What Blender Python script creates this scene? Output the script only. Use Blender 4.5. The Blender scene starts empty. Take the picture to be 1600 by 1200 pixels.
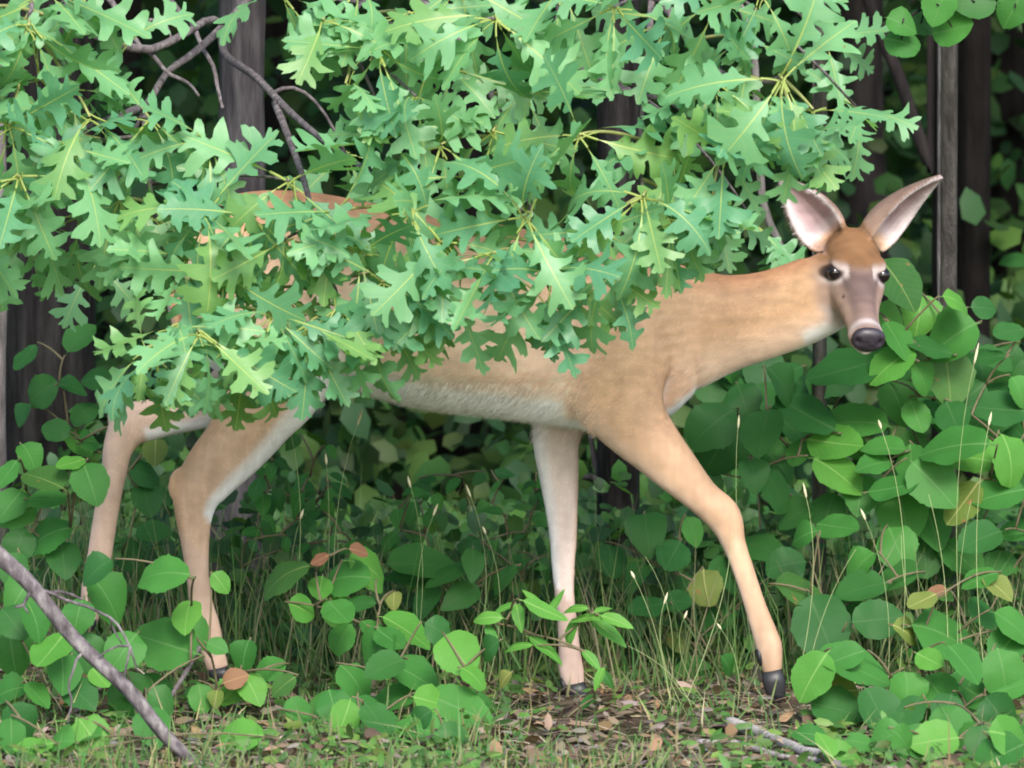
import bpy, math, random
import numpy as np
from mathutils import Vector, Matrix, kdtree, noise
from mathutils.geometry import delaunay_2d_cdt

random.seed(7)
rng = np.random.default_rng(7)
R = math.radians
sc = bpy.context.scene
col = sc.collection

# ------------------------------------------------------------------ camera
CAM = Vector((0.0, -15.0, 1.55))
TGT = Vector((0.0, 0.0, 0.67))
PXM = 740.0                                   # photo pixels per metre at the deer
FWD = (TGT - CAM); DIST = FWD.length; FWD.normalize()
RGT = FWD.cross(Vector((0, 0, 1))).normalized()
UPV = RGT.cross(FWD)
cam_data = bpy.data.cameras.new('camera')
cam_data.sensor_width = 36.0
cam_data.lens = 36.0 * DIST / (1600.0 / PXM)
cam_data.clip_start = 0.5
cam_data.clip_end = 400.0
cam_data.dof.use_dof = True
cam_data.dof.focus_distance = 14.85
cam_data.dof.aperture_fstop = 6.3
cam = bpy.data.objects.new('camera', cam_data)
col.objects.link(cam)
cam.location = CAM
cam.rotation_euler = FWD.to_track_quat('-Z', 'Y').to_euler()
sc.camera = cam

# ------------------------------------------------------------------ light
SUN_EL, SUN_AZ = 38.0, 12.0                   # sun behind the camera, a little to the right
world = bpy.data.worlds.new('World'); sc.world = world; world.use_nodes = True
wn = world.node_tree.nodes; wl = world.node_tree.links
bg = wn['Background']
sky = wn.new('ShaderNodeTexSky'); sky.sky_type = 'NISHITA'; sky.sun_disc = False
sky.sun_elevation = R(SUN_EL); sky.sun_rotation = R(180.0 - SUN_AZ)
sky.air_density = 1.0; sky.dust_density = 2.0
wl.new(sky.outputs['Color'], bg.inputs['Color'])
bg.inputs['Strength'].default_value = 0.13
sun_data = bpy.data.lights.new('sun', 'SUN')
sun_data.energy = 1.5; sun_data.angle = R(20.0); sun_data.color = (1.0, 0.96, 0.90)
sun = bpy.data.objects.new('sun', sun_data); col.objects.link(sun)
sdir = Vector((math.sin(R(SUN_AZ)) * math.cos(R(SUN_EL)), -math.cos(R(SUN_AZ)) * math.cos(R(SUN_EL)), math.sin(R(SUN_EL))))
sun.rotation_euler = (-sdir).to_track_quat('-Z', 'Y').to_euler()
sun.location = sdir * 30

vs = sc.view_settings
vs.view_transform = 'Standard'; vs.look = 'None'; vs.gamma = 1.0; vs.exposure = 1.45
vs.use_curve_mapping = False
sc.render.engine = 'CYCLES'
sc.cycles.use_denoising = True
sc.cycles.filter_width = 1.9
sc.cycles.max_bounces = 8
sc.cycles.diffuse_bounces = 4
sc.cycles.glossy_bounces = 2
sc.cycles.transmission_bounces = 4

# ------------------------------------------------------------------ geometry helpers
def ray(px, py):
    return FWD + RGT * ((px - 800.0) / (PXM * DIST)) + UPV * ((600.0 - py) / (PXM * DIST))

def P(px, py, Y):
    d = ray(px, py)
    return CAM + d * ((Y - CAM.y) / d.y)

def smooth(a, b, x):
    t = min(1.0, max(0.0, (x - a) / (b - a)))
    return t * t * (3 - 2 * t)

def gz(x, y):
    z = -0.006 + 0.006 * math.sin(3.1 * x + 1.3 * y) + 0.006 * math.sin(1.7 * x - 2.9 * y + 1.0)
    z += 0.085 * (1 - smooth(-0.95, -0.35, x)) * smooth(-0.6, 0.0, y)      # rise under the hind feet
    z += 0.05 * max(0.0, y - 1.5) * smooth(1.5, 6.0, y)
    if y > 2:
        z += 0.10 * noise.noise(Vector((x * 0.35, y * 0.35, 2.0)))
    return z

def G(px, py):
    d = ray(px, py)
    t = 13.0
    for i in range(400):
        p = CAM + d * t
        if p.z < gz(p.x, p.y): break
        t += 0.02
    return p

def tag(o, label=None, cat=None, group=None, kind=None):
    if label: o['label'] = label
    if cat: o['category'] = cat
    if group: o['group'] = group
    if kind: o['kind'] = kind
    return o

def empty(name, loc):
    o = bpy.data.objects.new(name, None); col.objects.link(o)
    o.location = loc; o.empty_display_size = 0.05
    return o

def new_mesh(name, verts, faces, mat, smooth_shade=True):
    me = bpy.data.meshes.new(name)
    me.from_pydata([tuple(v) for v in verts], [], [tuple(f) for f in faces])
    if smooth_shade:
        me.polygons.foreach_set('use_smooth', [True] * len(me.polygons))
    if mat: me.materials.append(mat)
    return me

def link(name, me, parent=None, loc=None):
    o = bpy.data.objects.new(name, me); col.objects.link(o)
    if parent: o.parent = parent
    if loc is not None: o.location = loc
    return o

def big_mesh(name, V, F, mat, tint=None, smooth_shade=False):
    """V (n,3), F (m,k) arrays; tint one RGB per vertex."""
    me = bpy.data.meshes.new(name)
    n, (m, k) = len(V), F.shape
    me.vertices.add(n); me.vertices.foreach_set('co', np.ascontiguousarray(V, dtype=np.float32).ravel())
    me.loops.add(m * k); me.loops.foreach_set('vertex_index', np.ascontiguousarray(F, dtype=np.int32).ravel())
    me.polygons.add(m)
    me.polygons.foreach_set('loop_start', np.arange(0, m * k, k, dtype=np.int32))
    me.polygons.foreach_set('use_smooth', np.full(m, smooth_shade))
    if tint is not None:
        a = me.color_attributes.new('tint', 'FLOAT_COLOR', 'POINT')
        c = np.ones((n, 4), dtype=np.float32); c[:, :3] = tint
        a.data.foreach_set('color', c.ravel())
    me.update(calc_edges=True)
    if mat: me.materials.append(mat)
    return me

def catmull(pts, n):
    """resample control rows smoothly to n rows"""
    A = np.array(pts, dtype=float)
    d = np.r_[0, np.cumsum(np.maximum(1e-6, np.linalg.norm(np.diff(A[:, :2], axis=0), axis=1) ** 0.5))]
    ts = np.linspace(0, d[-1], n)
    out = np.empty((n, A.shape[1]))
    m = np.gradient(A, d, axis=0)
    for i, t in enumerate(ts):
        k = min(len(d) - 2, max(0, np.searchsorted(d, t, side='right') - 1))
        h = d[k + 1] - d[k]; s = (t - d[k]) / h
        out[i] = ((2*s**3-3*s**2+1)*A[k] + (s**3-2*s**2+s)*h*m[k] + (-2*s**3+3*s**2)*A[k+1] + (s**3-s**2)*h*m[k+1])
    return out

def tube(path, radii, seg=8, wob=0.0, cap=True):
    V, F = [], []
    path = [Vector(p) for p in path]
    n = len(path)
    ref = Vector((0.3, 0.9, 0.2))
    for i, p in enumerate(path):
        t = (path[min(n - 1, i + 1)] - path[max(0, i - 1)]).normalized()
        u = ref - t * ref.dot(t)
        if u.length < 1e-3: u = Vector((1, 0, 0)) - t * t.x
        u.normalize(); ref = u
        v = t.cross(u)
        for j in range(seg):
            a = 2 * math.pi * j / seg
            r = radii[i]
            if wob:
                r *= 1 + wob * noise.noise(Vector((math.cos(a) * 1.3 + p.x * 3, math.sin(a) * 1.3 + p.y * 3, p.z * 4)))
            V.append(p + (u * math.cos(a) + v * math.sin(a)) * r)
    for i in range(n - 1):
        for j in range(seg):
            k = (j + 1) % seg
            F.append((i*seg+j, i*seg+k, (i+1)*seg+k, (i+1)*seg+j))
    if cap:
        F.append(tuple(range(seg))[::-1]); F.append(tuple(range((n-1)*seg, n*seg)))
    return V, F

def join(parts):
    V, F = [], []
    for v, f in parts:
        o = len(V); V += list(v); F += [tuple(i + o for i in q) for q in f]
    return V, F

def bez(a, b, c, n=8):
    a, b, c = Vector(a), Vector(b), Vector(c)
    return [a*(1-t)**2 + b*2*t*(1-t) + c*t*t for t in [i/(n-1) for i in range(n)]]

# ------------------------------------------------------------------ materials
def nt(name):
    m = bpy.data.materials.new(name); m.use_nodes = True
    n = m.node_tree.nodes; l = m.node_tree.links
    return m, n, l, n['Principled BSDF'], n['Material Output']

def mixc(n, l, fac, a, b, blend='MIX'):
    x = n.new('ShaderNodeMix'); x.data_type = 'RGBA'; x.blend_type = blend
    for s, v in ((x.inputs[0], fac), (x.inputs[6], a), (x.inputs[7], b)):
        if hasattr(v, 'is_output'): l.new(v, s)
        elif isinstance(v, (int, float)): s.default_value = v
        else: s.default_value = (*v, 1)
    return x.outputs[2]

def mth(n, l, op, a, b=None, c=None):
    x = n.new('ShaderNodeMath'); x.operation = op
    for i, v in enumerate((a, b, c)):
        if v is None: continue
        if hasattr(v, 'is_output'): l.new(v, x.inputs[i])
        else: x.inputs[i].default_value = v
    return x.outputs[0]

def ramp(n, l, fac, stops):
    x = n.new('ShaderNodeValToRGB'); l.new(fac, x.inputs[0])
    e = x.color_ramp.elements
    while len(e) < len(stops): e.new(0.5)
    for q, (p, c) in zip(e, stops): q.position = p; q.color = (*c, 1)
    return x.outputs[0]

def ntex(n, l, scale, detail=4, vec=None, rough=0.55):
    x = n.new('ShaderNodeTexNoise'); x.inputs['Scale'].default_value = scale
    x.inputs['Detail'].default_value = detail; x.inputs['Roughness'].default_value = rough
    if vec: l.new(vec, x.inputs['Vector'])
    return x.outputs[0]

def leaf_material(name, ca, cb, rib, transl, vein_freq, spots=None, rough=0.5, trans_amt=0.3, ribw=0.012, from_tint=False):
    m, n, l, p, out = nt(name)
    tc = n.new('ShaderNodeTexCoord')
    sep = n.new('ShaderNodeSeparateXYZ'); l.new(tc.outputs['UV'], sep.inputs[0])
    u = mth(n, l, 'ABSOLUTE', mth(n, l, 'SUBTRACT', sep.outputs[0], 0.5)); v = sep.outputs[1]
    oi = n.new('ShaderNodeObjectInfo')
    if from_tint:
        at = n.new('ShaderNodeAttribute'); at.attribute_name = 'tint'
        base = at.outputs['Color']
    else:
        base = mixc(n, l, oi.outputs['Random'], ca, cb)
    if name.startswith('oak'):
        r2 = mth(n, l, 'FRACT', mth(n, l, 'MULTIPLY', oi.outputs['Random'], 37.7))
        base = mixc(n, l, mth(n, l, 'MULTIPLY', mth(n, l, 'GREATER_THAN', r2, 0.82), 0.55), base, (0.19, 0.34, 0.07))
    geo = n.new('ShaderNodeNewGeometry')
    nz = ntex(n, l, 14, 4, geo.outputs['Position'])
    base = mixc(n, l, mth(n, l, 'MULTIPLY_ADD', nz, 1.6, -0.45), base, mixc(n, l, 1.0, base, (0.72, 0.78, 0.7), 'MULTIPLY'))
    # side veins
    vv = mth(n, l, 'MULTIPLY', mth(n, l, 'SUBTRACT', v, mth(n, l, 'MULTIPLY', u, 0.85)), vein_freq)
    fr = mth(n, l, 'ABSOLUTE', mth(n, l, 'SUBTRACT', mth(n, l, 'FRACT', vv), 0.5))
    vein = mth(n, l, 'MULTIPLY', mth(n, l, 'LESS_THAN', fr, 0.05), 0.12)
    base = mixc(n, l, vein, base, rib)
    if spots:
        sp = ntex(n, l, 22, 2, geo.outputs['Position'])
        base = mixc(n, l, mth(n, l, 'MULTIPLY', mth(n, l, 'GREATER_THAN', sp, 0.77 if name.startswith('oak') else 0.70), 0.75), base, spots)
    rw = mth(n, l, 'MULTIPLY_ADD', v, -ribw * 0.75, ribw)
    base = mixc(n, l, mth(n, l, 'MULTIPLY', mth(n, l, 'LESS_THAN', u, rw), 0.85), base, rib)
    base = mixc(n, l, mth(n, l, 'LESS_THAN', v, 0.0), base, rib)
    l.new(base, p.inputs['Base Color'])
    p.inputs['Roughness'].default_value = rough
    p.inputs['Specular IOR Level'].default_value = 0.45 if name.startswith('oak') else 0.20
    bmp = n.new('ShaderNodeBump'); bmp.inputs['Strength'].default_value = 0.22; bmp.inputs['Distance'].default_value = 0.0012
    l.new(fr, bmp.inputs['Height']); l.new(bmp.outputs[0], p.inputs['Normal'])
    t = n.new('ShaderNodeBsdfTranslucent'); l.new(mixc(n, l, 1.0, base, transl, 'MULTIPLY'), t.inputs['Color'])
    ms = n.new('ShaderNodeMixShader'); ms.inputs[0].default_value = trans_amt
    l.new(p.outputs[0], ms.inputs[1]); l.new(t.outputs[0], ms.inputs[2]); l.new(ms.outputs[0], out.inputs['Surface'])
    return m

def tint_material(name, rough=0.6, trans_amt=0.3, spec=0.4, tr=(1.5, 1.6, 0.7)):
    m, n, l, p, out = nt(name)
    at = n.new('ShaderNodeAttribute'); at.attribute_name = 'tint'
    l.new(at.outputs['Color'], p.inputs['Base Color'])
    p.inputs['Roughness'].default_value = rough; p.inputs['Specular IOR Level'].default_value = spec
    if trans_amt:
        t = n.new('ShaderNodeBsdfTranslucent'); l.new(mixc(n, l, 1.0, at.outputs['Color'], tr, 'MULTIPLY'), t.inputs['Color'])
        ms = n.new('ShaderNodeMixShader'); ms.inputs[0].default_value = trans_amt
        l.new(p.outputs[0], ms.inputs[1]); l.new(t.outputs[0], ms.inputs[2]); l.new(ms.outputs[0], out.inputs['Surface'])
    return m

def bark_material(name, dark, mid, light, scale=30.0, stretch=0.12, bump=0.9):
    m, n, l, p, out = nt(name)
    geo = n.new('ShaderNodeNewGeometry')
    mp = n.new('ShaderNodeMapping'); mp.inputs['Scale'].default_value = (1, 1, stretch)
    l.new(geo.outputs['Position'], mp.inputs['Vector'])
    a = ntex(n, l, scale, 6, mp.outputs[0], 0.65)
    b = ntex(n, l, 5, 4, geo.outputs['Position'])
    c = ramp(n, l, a, [(0.32, dark), (0.5, mid), (0.72, light)])
    c = mixc(n, l, mth(n, l, 'MULTIPLY_ADD', b, 1.4, -0.5), c, mixc(n, l, 1.0, c, (0.55, 0.6, 0.55), 'MULTIPLY'))
    l.new(c, p.inputs['Base Color']); p.inputs['Roughness'].default_value = 0.9
    p.inputs['Specular IOR Level'].default_value = 0.2
    bm = n.new('ShaderNodeBump'); bm.inputs['Strength'].default_value = bump; bm.inputs['Distance'].default_value = 0.01
    l.new(a, bm.inputs['Height']); l.new(bm.outputs[0], p.inputs['Normal'])
    return m

def plain_material(name, color, rough=0.5, spec=0.4, vary=0.25, scale=60):
    m, n, l, p, out = nt(name)
    tc = n.new('ShaderNodeTexCoord')
    a = ntex(n, l, scale, 3, tc.outputs['Object'])
    c = mixc(n, l, a, [x * (1 - vary) for x in color], [x * (1 + vary) for x in color])
    l.new(c, p.inputs['Base Color']); p.inputs['Roughness'].default_value = rough
    p.inputs['Specular IOR Level'].default_value = spec
    return m

M = {}
M['oak'] = leaf_material('oak_leaf', (0.095, 0.280, 0.150), (0.185, 0.410, 0.180), (0.40, 0.48, 0.14), (1.5, 1.7, 0.6), 9.0, rough=0.42, trans_amt=0.32, ribw=0.010, spots=(0.20, 0.17, 0.06))
M['shrub'] = leaf_material('shrub_leaf', (0.040, 0.165, 0.034), (0.070, 0.235, 0.046), (0.10, 0.24, 0.07), (1.5, 1.6, 0.6), 8.0, rough=0.55, trans_amt=0.28, ribw=0.02)
M['shrub_spot'] = leaf_material('shrub_leaf_spotted', (0.040, 0.125, 0.030), (0.075, 0.180, 0.042), (0.16, 0.24, 0.07), (1.5, 1.6, 0.6), 8.0, spots=(0.24, 0.13, 0.05), rough=0.55, ribw=0.02)
M['shrub_bright'] = leaf_material('bright_leaf', (0.085, 0.27, 0.045), (0.12, 0.32, 0.055), (0.2, 0.38, 0.1), (1.5, 1.6, 0.6), 8.0, rough=0.5, ribw=0.02)  # lighter, yellower green than the plain shrub leaf
M['shrub_yellow'] = leaf_material('yellowing_leaf', (0.15, 0.22, 0.05), (0.24, 0.25, 0.08), (0.4, 0.38, 0.15), (1.5, 1.4, 0.6), 8.0, spots=(0.3, 0.14, 0.06), rough=0.6, ribw=0.02)
M['shrub_brown'] = leaf_material('browned_leaf', (0.20, 0.080, 0.048), (0.24, 0.13, 0.075), (0.35, 0.25, 0.12), (1.3, 1.1, 0.7), 8.0, rough=0.7, trans_amt=0.15, ribw=0.02)
M['shrub_dark'] = leaf_material('shaded_leaf', (0.030, 0.125, 0.032), (0.045, 0.155, 0.036), (0.06, 0.15, 0.05), (1.5, 1.6, 0.6), 8.0, rough=0.5, ribw=0.02)  # darker copy of the shrub green, shade painted into the leaf colour
M['foliage'] = tint_material('foliage', 0.55, 0.3)
M['grass'] = tint_material('grass', 0.6, 0.3)
M['litter'] = tint_material('litter', 0.85, 0.1, 0.2, (1.2, 1.1, 0.9))
M['fur'] = tint_material('fur', 0.75, 0.0, 0.15)
M['coat'] = tint_material('coat', 0.8, 0.0, 0.12)
M['bark_grey'] = bark_material('grey_bark', (0.018, 0.016, 0.018), (0.058, 0.051, 0.056), (0.13, 0.12, 0.125), 34, 0.13, 1.0)
M['bark_brown'] = bark_material('brown_bark', (0.012, 0.010, 0.010), (0.026, 0.021, 0.022), (0.050, 0.042, 0.042), 22, 0.16)
M['bark_pale'] = bark_material('pale_bark', (0.09, 0.08, 0.08), (0.17, 0.15, 0.15), (0.26, 0.24, 0.23), 45, 0.25)
M['twig'] = bark_material('twig_bark', (0.07, 0.06, 0.065), (0.15, 0.125, 0.13), (0.30, 0.27, 0.27), 70, 0.6)
M['deadwood'] = bark_material('dead_wood', (0.045, 0.036, 0.042), (0.135, 0.115, 0.122), (0.33, 0.30, 0.30), 40, 0.35)
M['bleached'] = bark_material('bleached_wood', (0.22, 0.19, 0.185), (0.40, 0.36, 0.35), (0.58, 0.54, 0.52), 70, 1.0, 0.35)
M['greentwig'] = plain_material('green_twig', (0.26, 0.28, 0.10), 0.6)
M['stem'] = plain_material('plant_stem', (0.13, 0.11, 0.06), 0.7)
M['stalk'] = plain_material('grass_stalk', (0.30, 0.36, 0.16), 0.7)
M['seed'] = plain_material('seed_head', (0.55, 0.52, 0.34), 0.8, 0.2, 0.35, 200)
M['hoof'] = plain_material('hoof_horn', (0.018, 0.018, 0.021), 0.45, 0.5)
M['eye'] = plain_material('eye_ball', (0.010, 0.006, 0.007), 0.06, 0.6, 0.1)
M['nose'] = plain_material('nose_skin', (0.032, 0.026, 0.036), 0.42, 0.5, 0.7, 180)

# ------------------------------------------------------------------ ground
def ground_material():
    m, n, l, p, out = nt('forest_floor')
    geo = n.new('ShaderNodeNewGeometry'); pos = geo.outputs['Position']
    a = ntex(n, l, 30, 6, pos, 0.7); b = ntex(n, l, 4, 4, pos)
    c = ramp(n, l, a, [(0.3, (0.030, 0.021, 0.016)), (0.48, (0.085, 0.055, 0.040)), (0.62, (0.16, 0.105, 0.075)), (0.78, (0.23, 0.18, 0.15))])
    g = ramp(n, l, a, [(0.3, (0.02, 0.04, 0.012)), (0.7, (0.06, 0.11, 0.03))])
    c = mixc(n, l, ramp(n, l, b, [(0.45, (0, 0, 0)), (0.62, (1, 1, 1))]), c, g)
    sx = n.new('ShaderNodeSeparateXYZ'); l.new(pos, sx.inputs[0])
    bounce_lawn = ramp(n, l, a, [(0.3, (0.06, 0.10, 0.03)), (0.7, (0.16, 0.24, 0.07))])
    c = mixc(n, l, ramp(n, l, mth(n, l, 'MULTIPLY_ADD', sx.outputs[1], -0.5, -1.0), [(0.0, (0, 0, 0)), (0.6, (1, 1, 1))]), c, bounce_lawn)   # unseen near ground coloured as meadow to bounce light up at the deer
    l.new(c, p.inputs['Base Color']); p.inputs['Roughness'].default_value = 0.95
    p.inputs['Specular IOR Level'].default_value = 0.15
    bm = n.new('ShaderNodeBump'); bm.inputs['Strength'].default_value = 1.0; bm.inputs['Distance'].default_value = 0.02
    l.new(a, bm.inputs['Height']); l.new(bm.outputs[0], p.inputs['Normal'])
    return m
M['ground'] = ground_material()

def axis_samples(lo, hi, flo, fhi, fine, coarse):
    a = list(np.arange(lo, flo, coarse)) + list(np.arange(flo, fhi, fine)) + list(np.arange(fhi, hi + coarse, coarse))
    return a
gx = axis_samples(-80, 80, -3, 3, 0.06, 2.0)
gy = axis_samples(-30, 150, -2.5, 6, 0.08, 2.0)
GV = [(x, y, gz(x, y)) for y in gy for x in gx]
nx = len(gx)
GF = [(j*nx+i, j*nx+i+1, (j+1)*nx+i+1, (j+1)*nx+i) for j in range(len(gy)-1) for i in range(nx-1)]
ground = link('ground', new_mesh('ground', GV, GF, M['ground']))
tag(ground, 'forest floor of brown leaf litter and soil', 'ground', kind='structure')

# ------------------------------------------------------------------ deer
def X2px(x): return x * PXM + 800.0

deer = empty('deer', (0.0, 0.0, gz(0, 0)))
tag(deer, 'tan doe walking under the oak leaves with her head turned to the camera', 'deer')
DV, DF, SP, SC = [], [], [], []          # mesh pieces; coat colour samples

TAN = np.array((0.525, 0.330, 0.200)); BACK = np.array((0.42, 0.215, 0.115)); SIDE = np.array((0.64, 0.455, 0.345))
PALE = np.array((0.70, 0.53, 0.42)); WHITE = np.array((0.80, 0.79, 0.81)); PINK = np.array((0.55, 0.40, 0.335))
def lerp(a, b, t): t = min(1.0, max(0.0, t)); return a * (1 - t) + b * t

def loft(rows, u_ax, v_fn, colour, nres, seg=36, pw=2.0, cap=True):
    """rows: (px, py, Y, half_v px, half_u m). v lies in the picture plane across the path, u along depth."""
    A = catmull(rows, nres)
    C = [P(r[0], r[1], r[2]) for r in A]
    base = len(DV)
    for i, c in enumerate(C):
        v = v_fn(C, i); hv = max(0.002, A[i][3] / PXM); hu = max(0.002, A[i][4])
        for j in range(seg):
            a = 2 * math.pi * j / seg
            ca, sa = math.cos(a), math.sin(a)
            ca = math.copysign(abs(ca) ** (2 / pw), ca); sa = math.copysign(abs(sa) ** (2 / pw), sa)
            q = c + u_ax * (ca * hu) + v * (sa * hv)
            DV.append(q); SP.append(q); SC.append(colour(i / (nres - 1), ca, sa, A[i][0], A[i][1] - sa * A[i][3]))
    for i in range(nres - 1):
        for j in range(seg):
            k = (j + 1) % seg
            DF.append((base+i*seg+j, base+i*seg+k, base+(i+1)*seg+k, base+(i+1)*seg+j))
    DF.append(tuple(base + j for j in range(seg))[::-1])
    DF.append(tuple(base + (nres-1)*seg + j for j in range(seg)))

YAX = Vector((0, 1, 0))
def v_up(C, i): return Vector((0, 0, 1))
def v_perp(C, i):
    t = (C[min(len(C)-1, i+1)] - C[max(0, i-1)]); t.y = 0; t.normalize()
    v = Vector((-t.z, 0, t.x))                    # right-walking path: v points up; going down: v points to the front (+x)
    return v

# trunk of the body; sections stand upright.  px, top, bottom, half width
BODY = [(283, 385, 455, .035), (295, 345, 520, .085), (325, 318, 570, .125), (370, 303, 592, .150), (430, 297, 600, .160), (500, 302, 598, .158),
        (560, 313, 612, .160), (640, 328, 634, .170), (720, 341, 646, .172), (800, 354, 655, .168), (880, 370, 666, .155),
        (940, 383, 672, .140), (1000, 396, 668, .122), (1050, 408, 648, .100), (1085, 417, 616, .080)]
def body_col(*a): return np.minimum(body_col0(*a) * np.array((1.24, 1.25, 1.27)), 0.84)
def body_col0(t, ca, sa, px, py):
    top = np.interp(px, [b[0] for b in BODY], [b[1] for b in BODY]); bot = np.interp(px, [b[0] for b in BODY], [b[2] for b in BODY])
    f = (py - top) / (bot - top)
    c = lerp(BACK, TAN, f / 0.22); 
    side = lerp(SIDE, TAN * 0.6 + SIDE * 0.4, (px - 880) / 60.0)
    c = lerp(c, side, (f - 0.2) / 0.35)
    c = lerp(c, PALE if px < 900 else c, (f - 0.6) / 0.3 * 0.6)
    if px < 880: c = lerp(c, WHITE, (f - 0.82) / 0.06)
    else: c = lerp(c, WHITE, (f - 0.92) / 0.05)
    if px < 310: c = lerp(c, PALE, 0.3)
    return c
loft([(b[0], (b[1]+b[2])/2, 0.0, (b[2]-b[1])/2, b[3]) for b in BODY], YAX, v_up, body_col, 70, 44, 2.1)

# head frame
PSI, TH, ROLL = R(7.5), R(30), R(-4)
hh = Vector((math.sin(PSI), -math.cos(PSI), 0))
HA = hh * math.cos(TH) - Vector((0, 0, 1)) * math.sin(TH)
HB = hh * math.sin(TH) + Vector((0, 0, 1)) * math.cos(TH)
HC = Vector((math.cos(PSI), math.sin(PSI), 0))
rot = Matrix.Rotation(ROLL, 3, HA)
HB = rot @ HB; HC = rot @ HC
EYE_T, EYE_B, EYE_C = 0.082, 0.022, 0.0600
eye_mid = P(1341, 428, -0.10)
HO = eye_mid - HA * EYE_T - HB * EYE_B
def hp(t, b, c): return HO + HA * t + HB * b + HC * c

# neck
nk = P(1290, 452, -0.03)
def neck_col(*a): return np.minimum(neck_col0(*a) * 1.14, 0.84)
def neck_col0(t, ca, sa, px, py):
    c = lerp(TAN * 0.97, BACK, (sa - 0.55) / 0.4)
    c = lerp(c, PALE, (-sa - 0.1) / 0.6 * 0.75)
    if px > 1235: c = lerp(c, WHITE, (-sa - 0.55) / 0.2)
    c = lerp(c, WHITE, (-sa - 0.9) / 0.1 * 0.6)
    return c
loft([(985, 530, 0, 104, .105), (1040, 520, 0, 100, .096), (1090, 511, 0, 93, .083), (1145, 503, -.005, 75, .070), (1200, 491, -.012, 68, .062),
      (1250, 474, -.025, 66, .060), (1292, 453, -.045, 62, .058), (1318, 428, -.06, 50, .05)], YAX, v_perp, neck_col, 46, 36)

# head loft (local axes)
HEAD = [(-.062, .000, .020, .022), (-.042, .008, .050, .048), (-.010, .008, .064, .059), (.030, .002, .068, .063), (.065, -.006, .068, .064), (.090, -.012, .064, .0605),
        (.120, -.020, .055, .0500), (.150, -.025, .048, .0420), (.185, -.029, .041, .0365), (.215, -.031, .038, .0355), (.240, -.031, .0365, .0385),
        (.254, -.030, .034, .0385), (.263, -.028, .028, .033), (.268, -.027, .015, .020)]
HCOL = None
A = catmull(HEAD, 44); base = len(DV); seg = 36
for i, (t, off, hb, hc) in enumerate(A):
    for j in range(seg):
        a = 2 * math.pi * j / seg
        ca, sa = math.cos(a), math.sin(a)
        wc = hc * (1.0 - 0.22 * max(0, -sa) ** 1.5)      # narrower jaw
        if t > 0.09 and sa > 0: wc *= 1 - 0.10 * sa
        DV.append(hp(t, off + sa * hb, ca * wc))
for i in range(len(A) - 1):
    for j in range(seg):
        k = (j + 1) % seg
        DF.append((base+i*seg+j, base+i*seg+k, base+(i+1)*seg+k, base+(i+1)*seg+j))
DF.append(tuple(base + j for j in range(seg))[::-1]); DF.append(tuple(base + (len(A)-1)*seg + j for j in range(seg)))

def ball(c, ax, n1=12, n2=16, colour=None):
    base = len(DV)
    for i in range(n1 + 1):
        th = math.pi * i / n1
        for j in range(n2):
            ph = 2 * math.pi * j / n2
            q = c + ax[0] * (math.sin(th) * math.cos(ph)) + ax[1] * (math.sin(th) * math.sin(ph)) + ax[2] * math.cos(th)
            DV.append(q)
            if colour is not None: SP.append(q); SC.append(colour)
    for i in range(n1):
        for j in range(n2):
            k = (j + 1) % n2
            DF.append((base+i*n2+j, base+i*n2+k, base+(i+1)*n2+k, base+(i+1)*n2+j))
# brow ridges, cheeks, jaw
for s in (-1, 1):
    ball(hp(.066, .038, s * .043), (HA * .030, HB * .013, HC * .018))
    ball(hp(.075, -.030, s * .036), (HA * .055, HB * .034, HC * .022))
ball(hp(.235, -.054, 0), (HA * .036, HB * .015, HC * .021))          # chin

# ears: cupped leaves
EARS = []
def ear(base_p, tip_p, n_open, L_w, s_max, cup):
    e = (tip_p - base_p); L = e.length; e.normalize()
    n = (n_open - e * n_open.dot(e)).normalized(); d = e.cross(n)
    ns, na = 26, 15
    mids, nors = [], []
    for i in range(ns):
        s = i / (ns - 1)
        w = L_w * (math.sin(math.pi * min(1, (s * 0.88 + 0.12)) ** s_max) ** 0.85) + 0.0035
        ang = R(cup[0]) * (1 - s) + R(cup[1]) * s
        r = w / math.sin(min(ang, R(90)))
        row, nr = [], []
        for j in range(na):
            ph = -ang + 2 * ang * j / (na - 1)
            cen = base_p + e * (s * L) - n * (0.012 * math.sin(math.pi * s))
            radial = d * math.sin(ph) - n * math.cos(ph)
            row.append(cen + radial * r + n * (r * math.cos(ang) * 0.5 + r * 0.35)); nr.append(-radial)
        mids.append(row); nors.append(nr)
    th = 0.0066
    base = len(DV)
    for sgn in (1, -1):
        for row, nr in zip(mids, nors):
            for q, m_ in zip(row, nr): DV.append(q + m_ * (th * sgn))
    def I(k, i, j): return base + k * ns * na + i * na + j
    for i in range(ns - 1):
        for j in range(na - 1):
            DF.append((I(0,i,j), I(0,i,j+1), I(0,i+1,j+1), I(0,i+1,j))); DF.append((I(1,i,j), I(1,i+1,j), I(1,i+1,j+1), I(1,i,j+1)))
        for j in (0, na - 1):
            DF.append((I(0,i,j), I(0,i+1,j), I(1,i+1,j), I(1,i,j)))
    for i in (0, ns - 1):
        for j in range(na - 1):
            DF.append((I(0,i,j), I(0,i,j+1), I(1,i,j+1), I(1,i,j)))
    pts = [(q, m_, i / (ns - 1), j / (na - 1)) for i, (row, nr) in enumerate(zip(mids, nors)) for j, (q, m_) in enumerate(zip(row, nr))]
    EARS.append((pts, base_p, tip_p))
ear(hp(-.022, .036, .040), P(1474, 276, -0.035), Vector((0.62, -0.50, -0.62)), 0.049, 0.72, (105, 55))
ear(hp(-.022, .036, -.040), P(1219, 280, -0.02), Vector((-0.35, -0.90, -0.05)), 0.045, 0.72, (105, 60))

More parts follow.
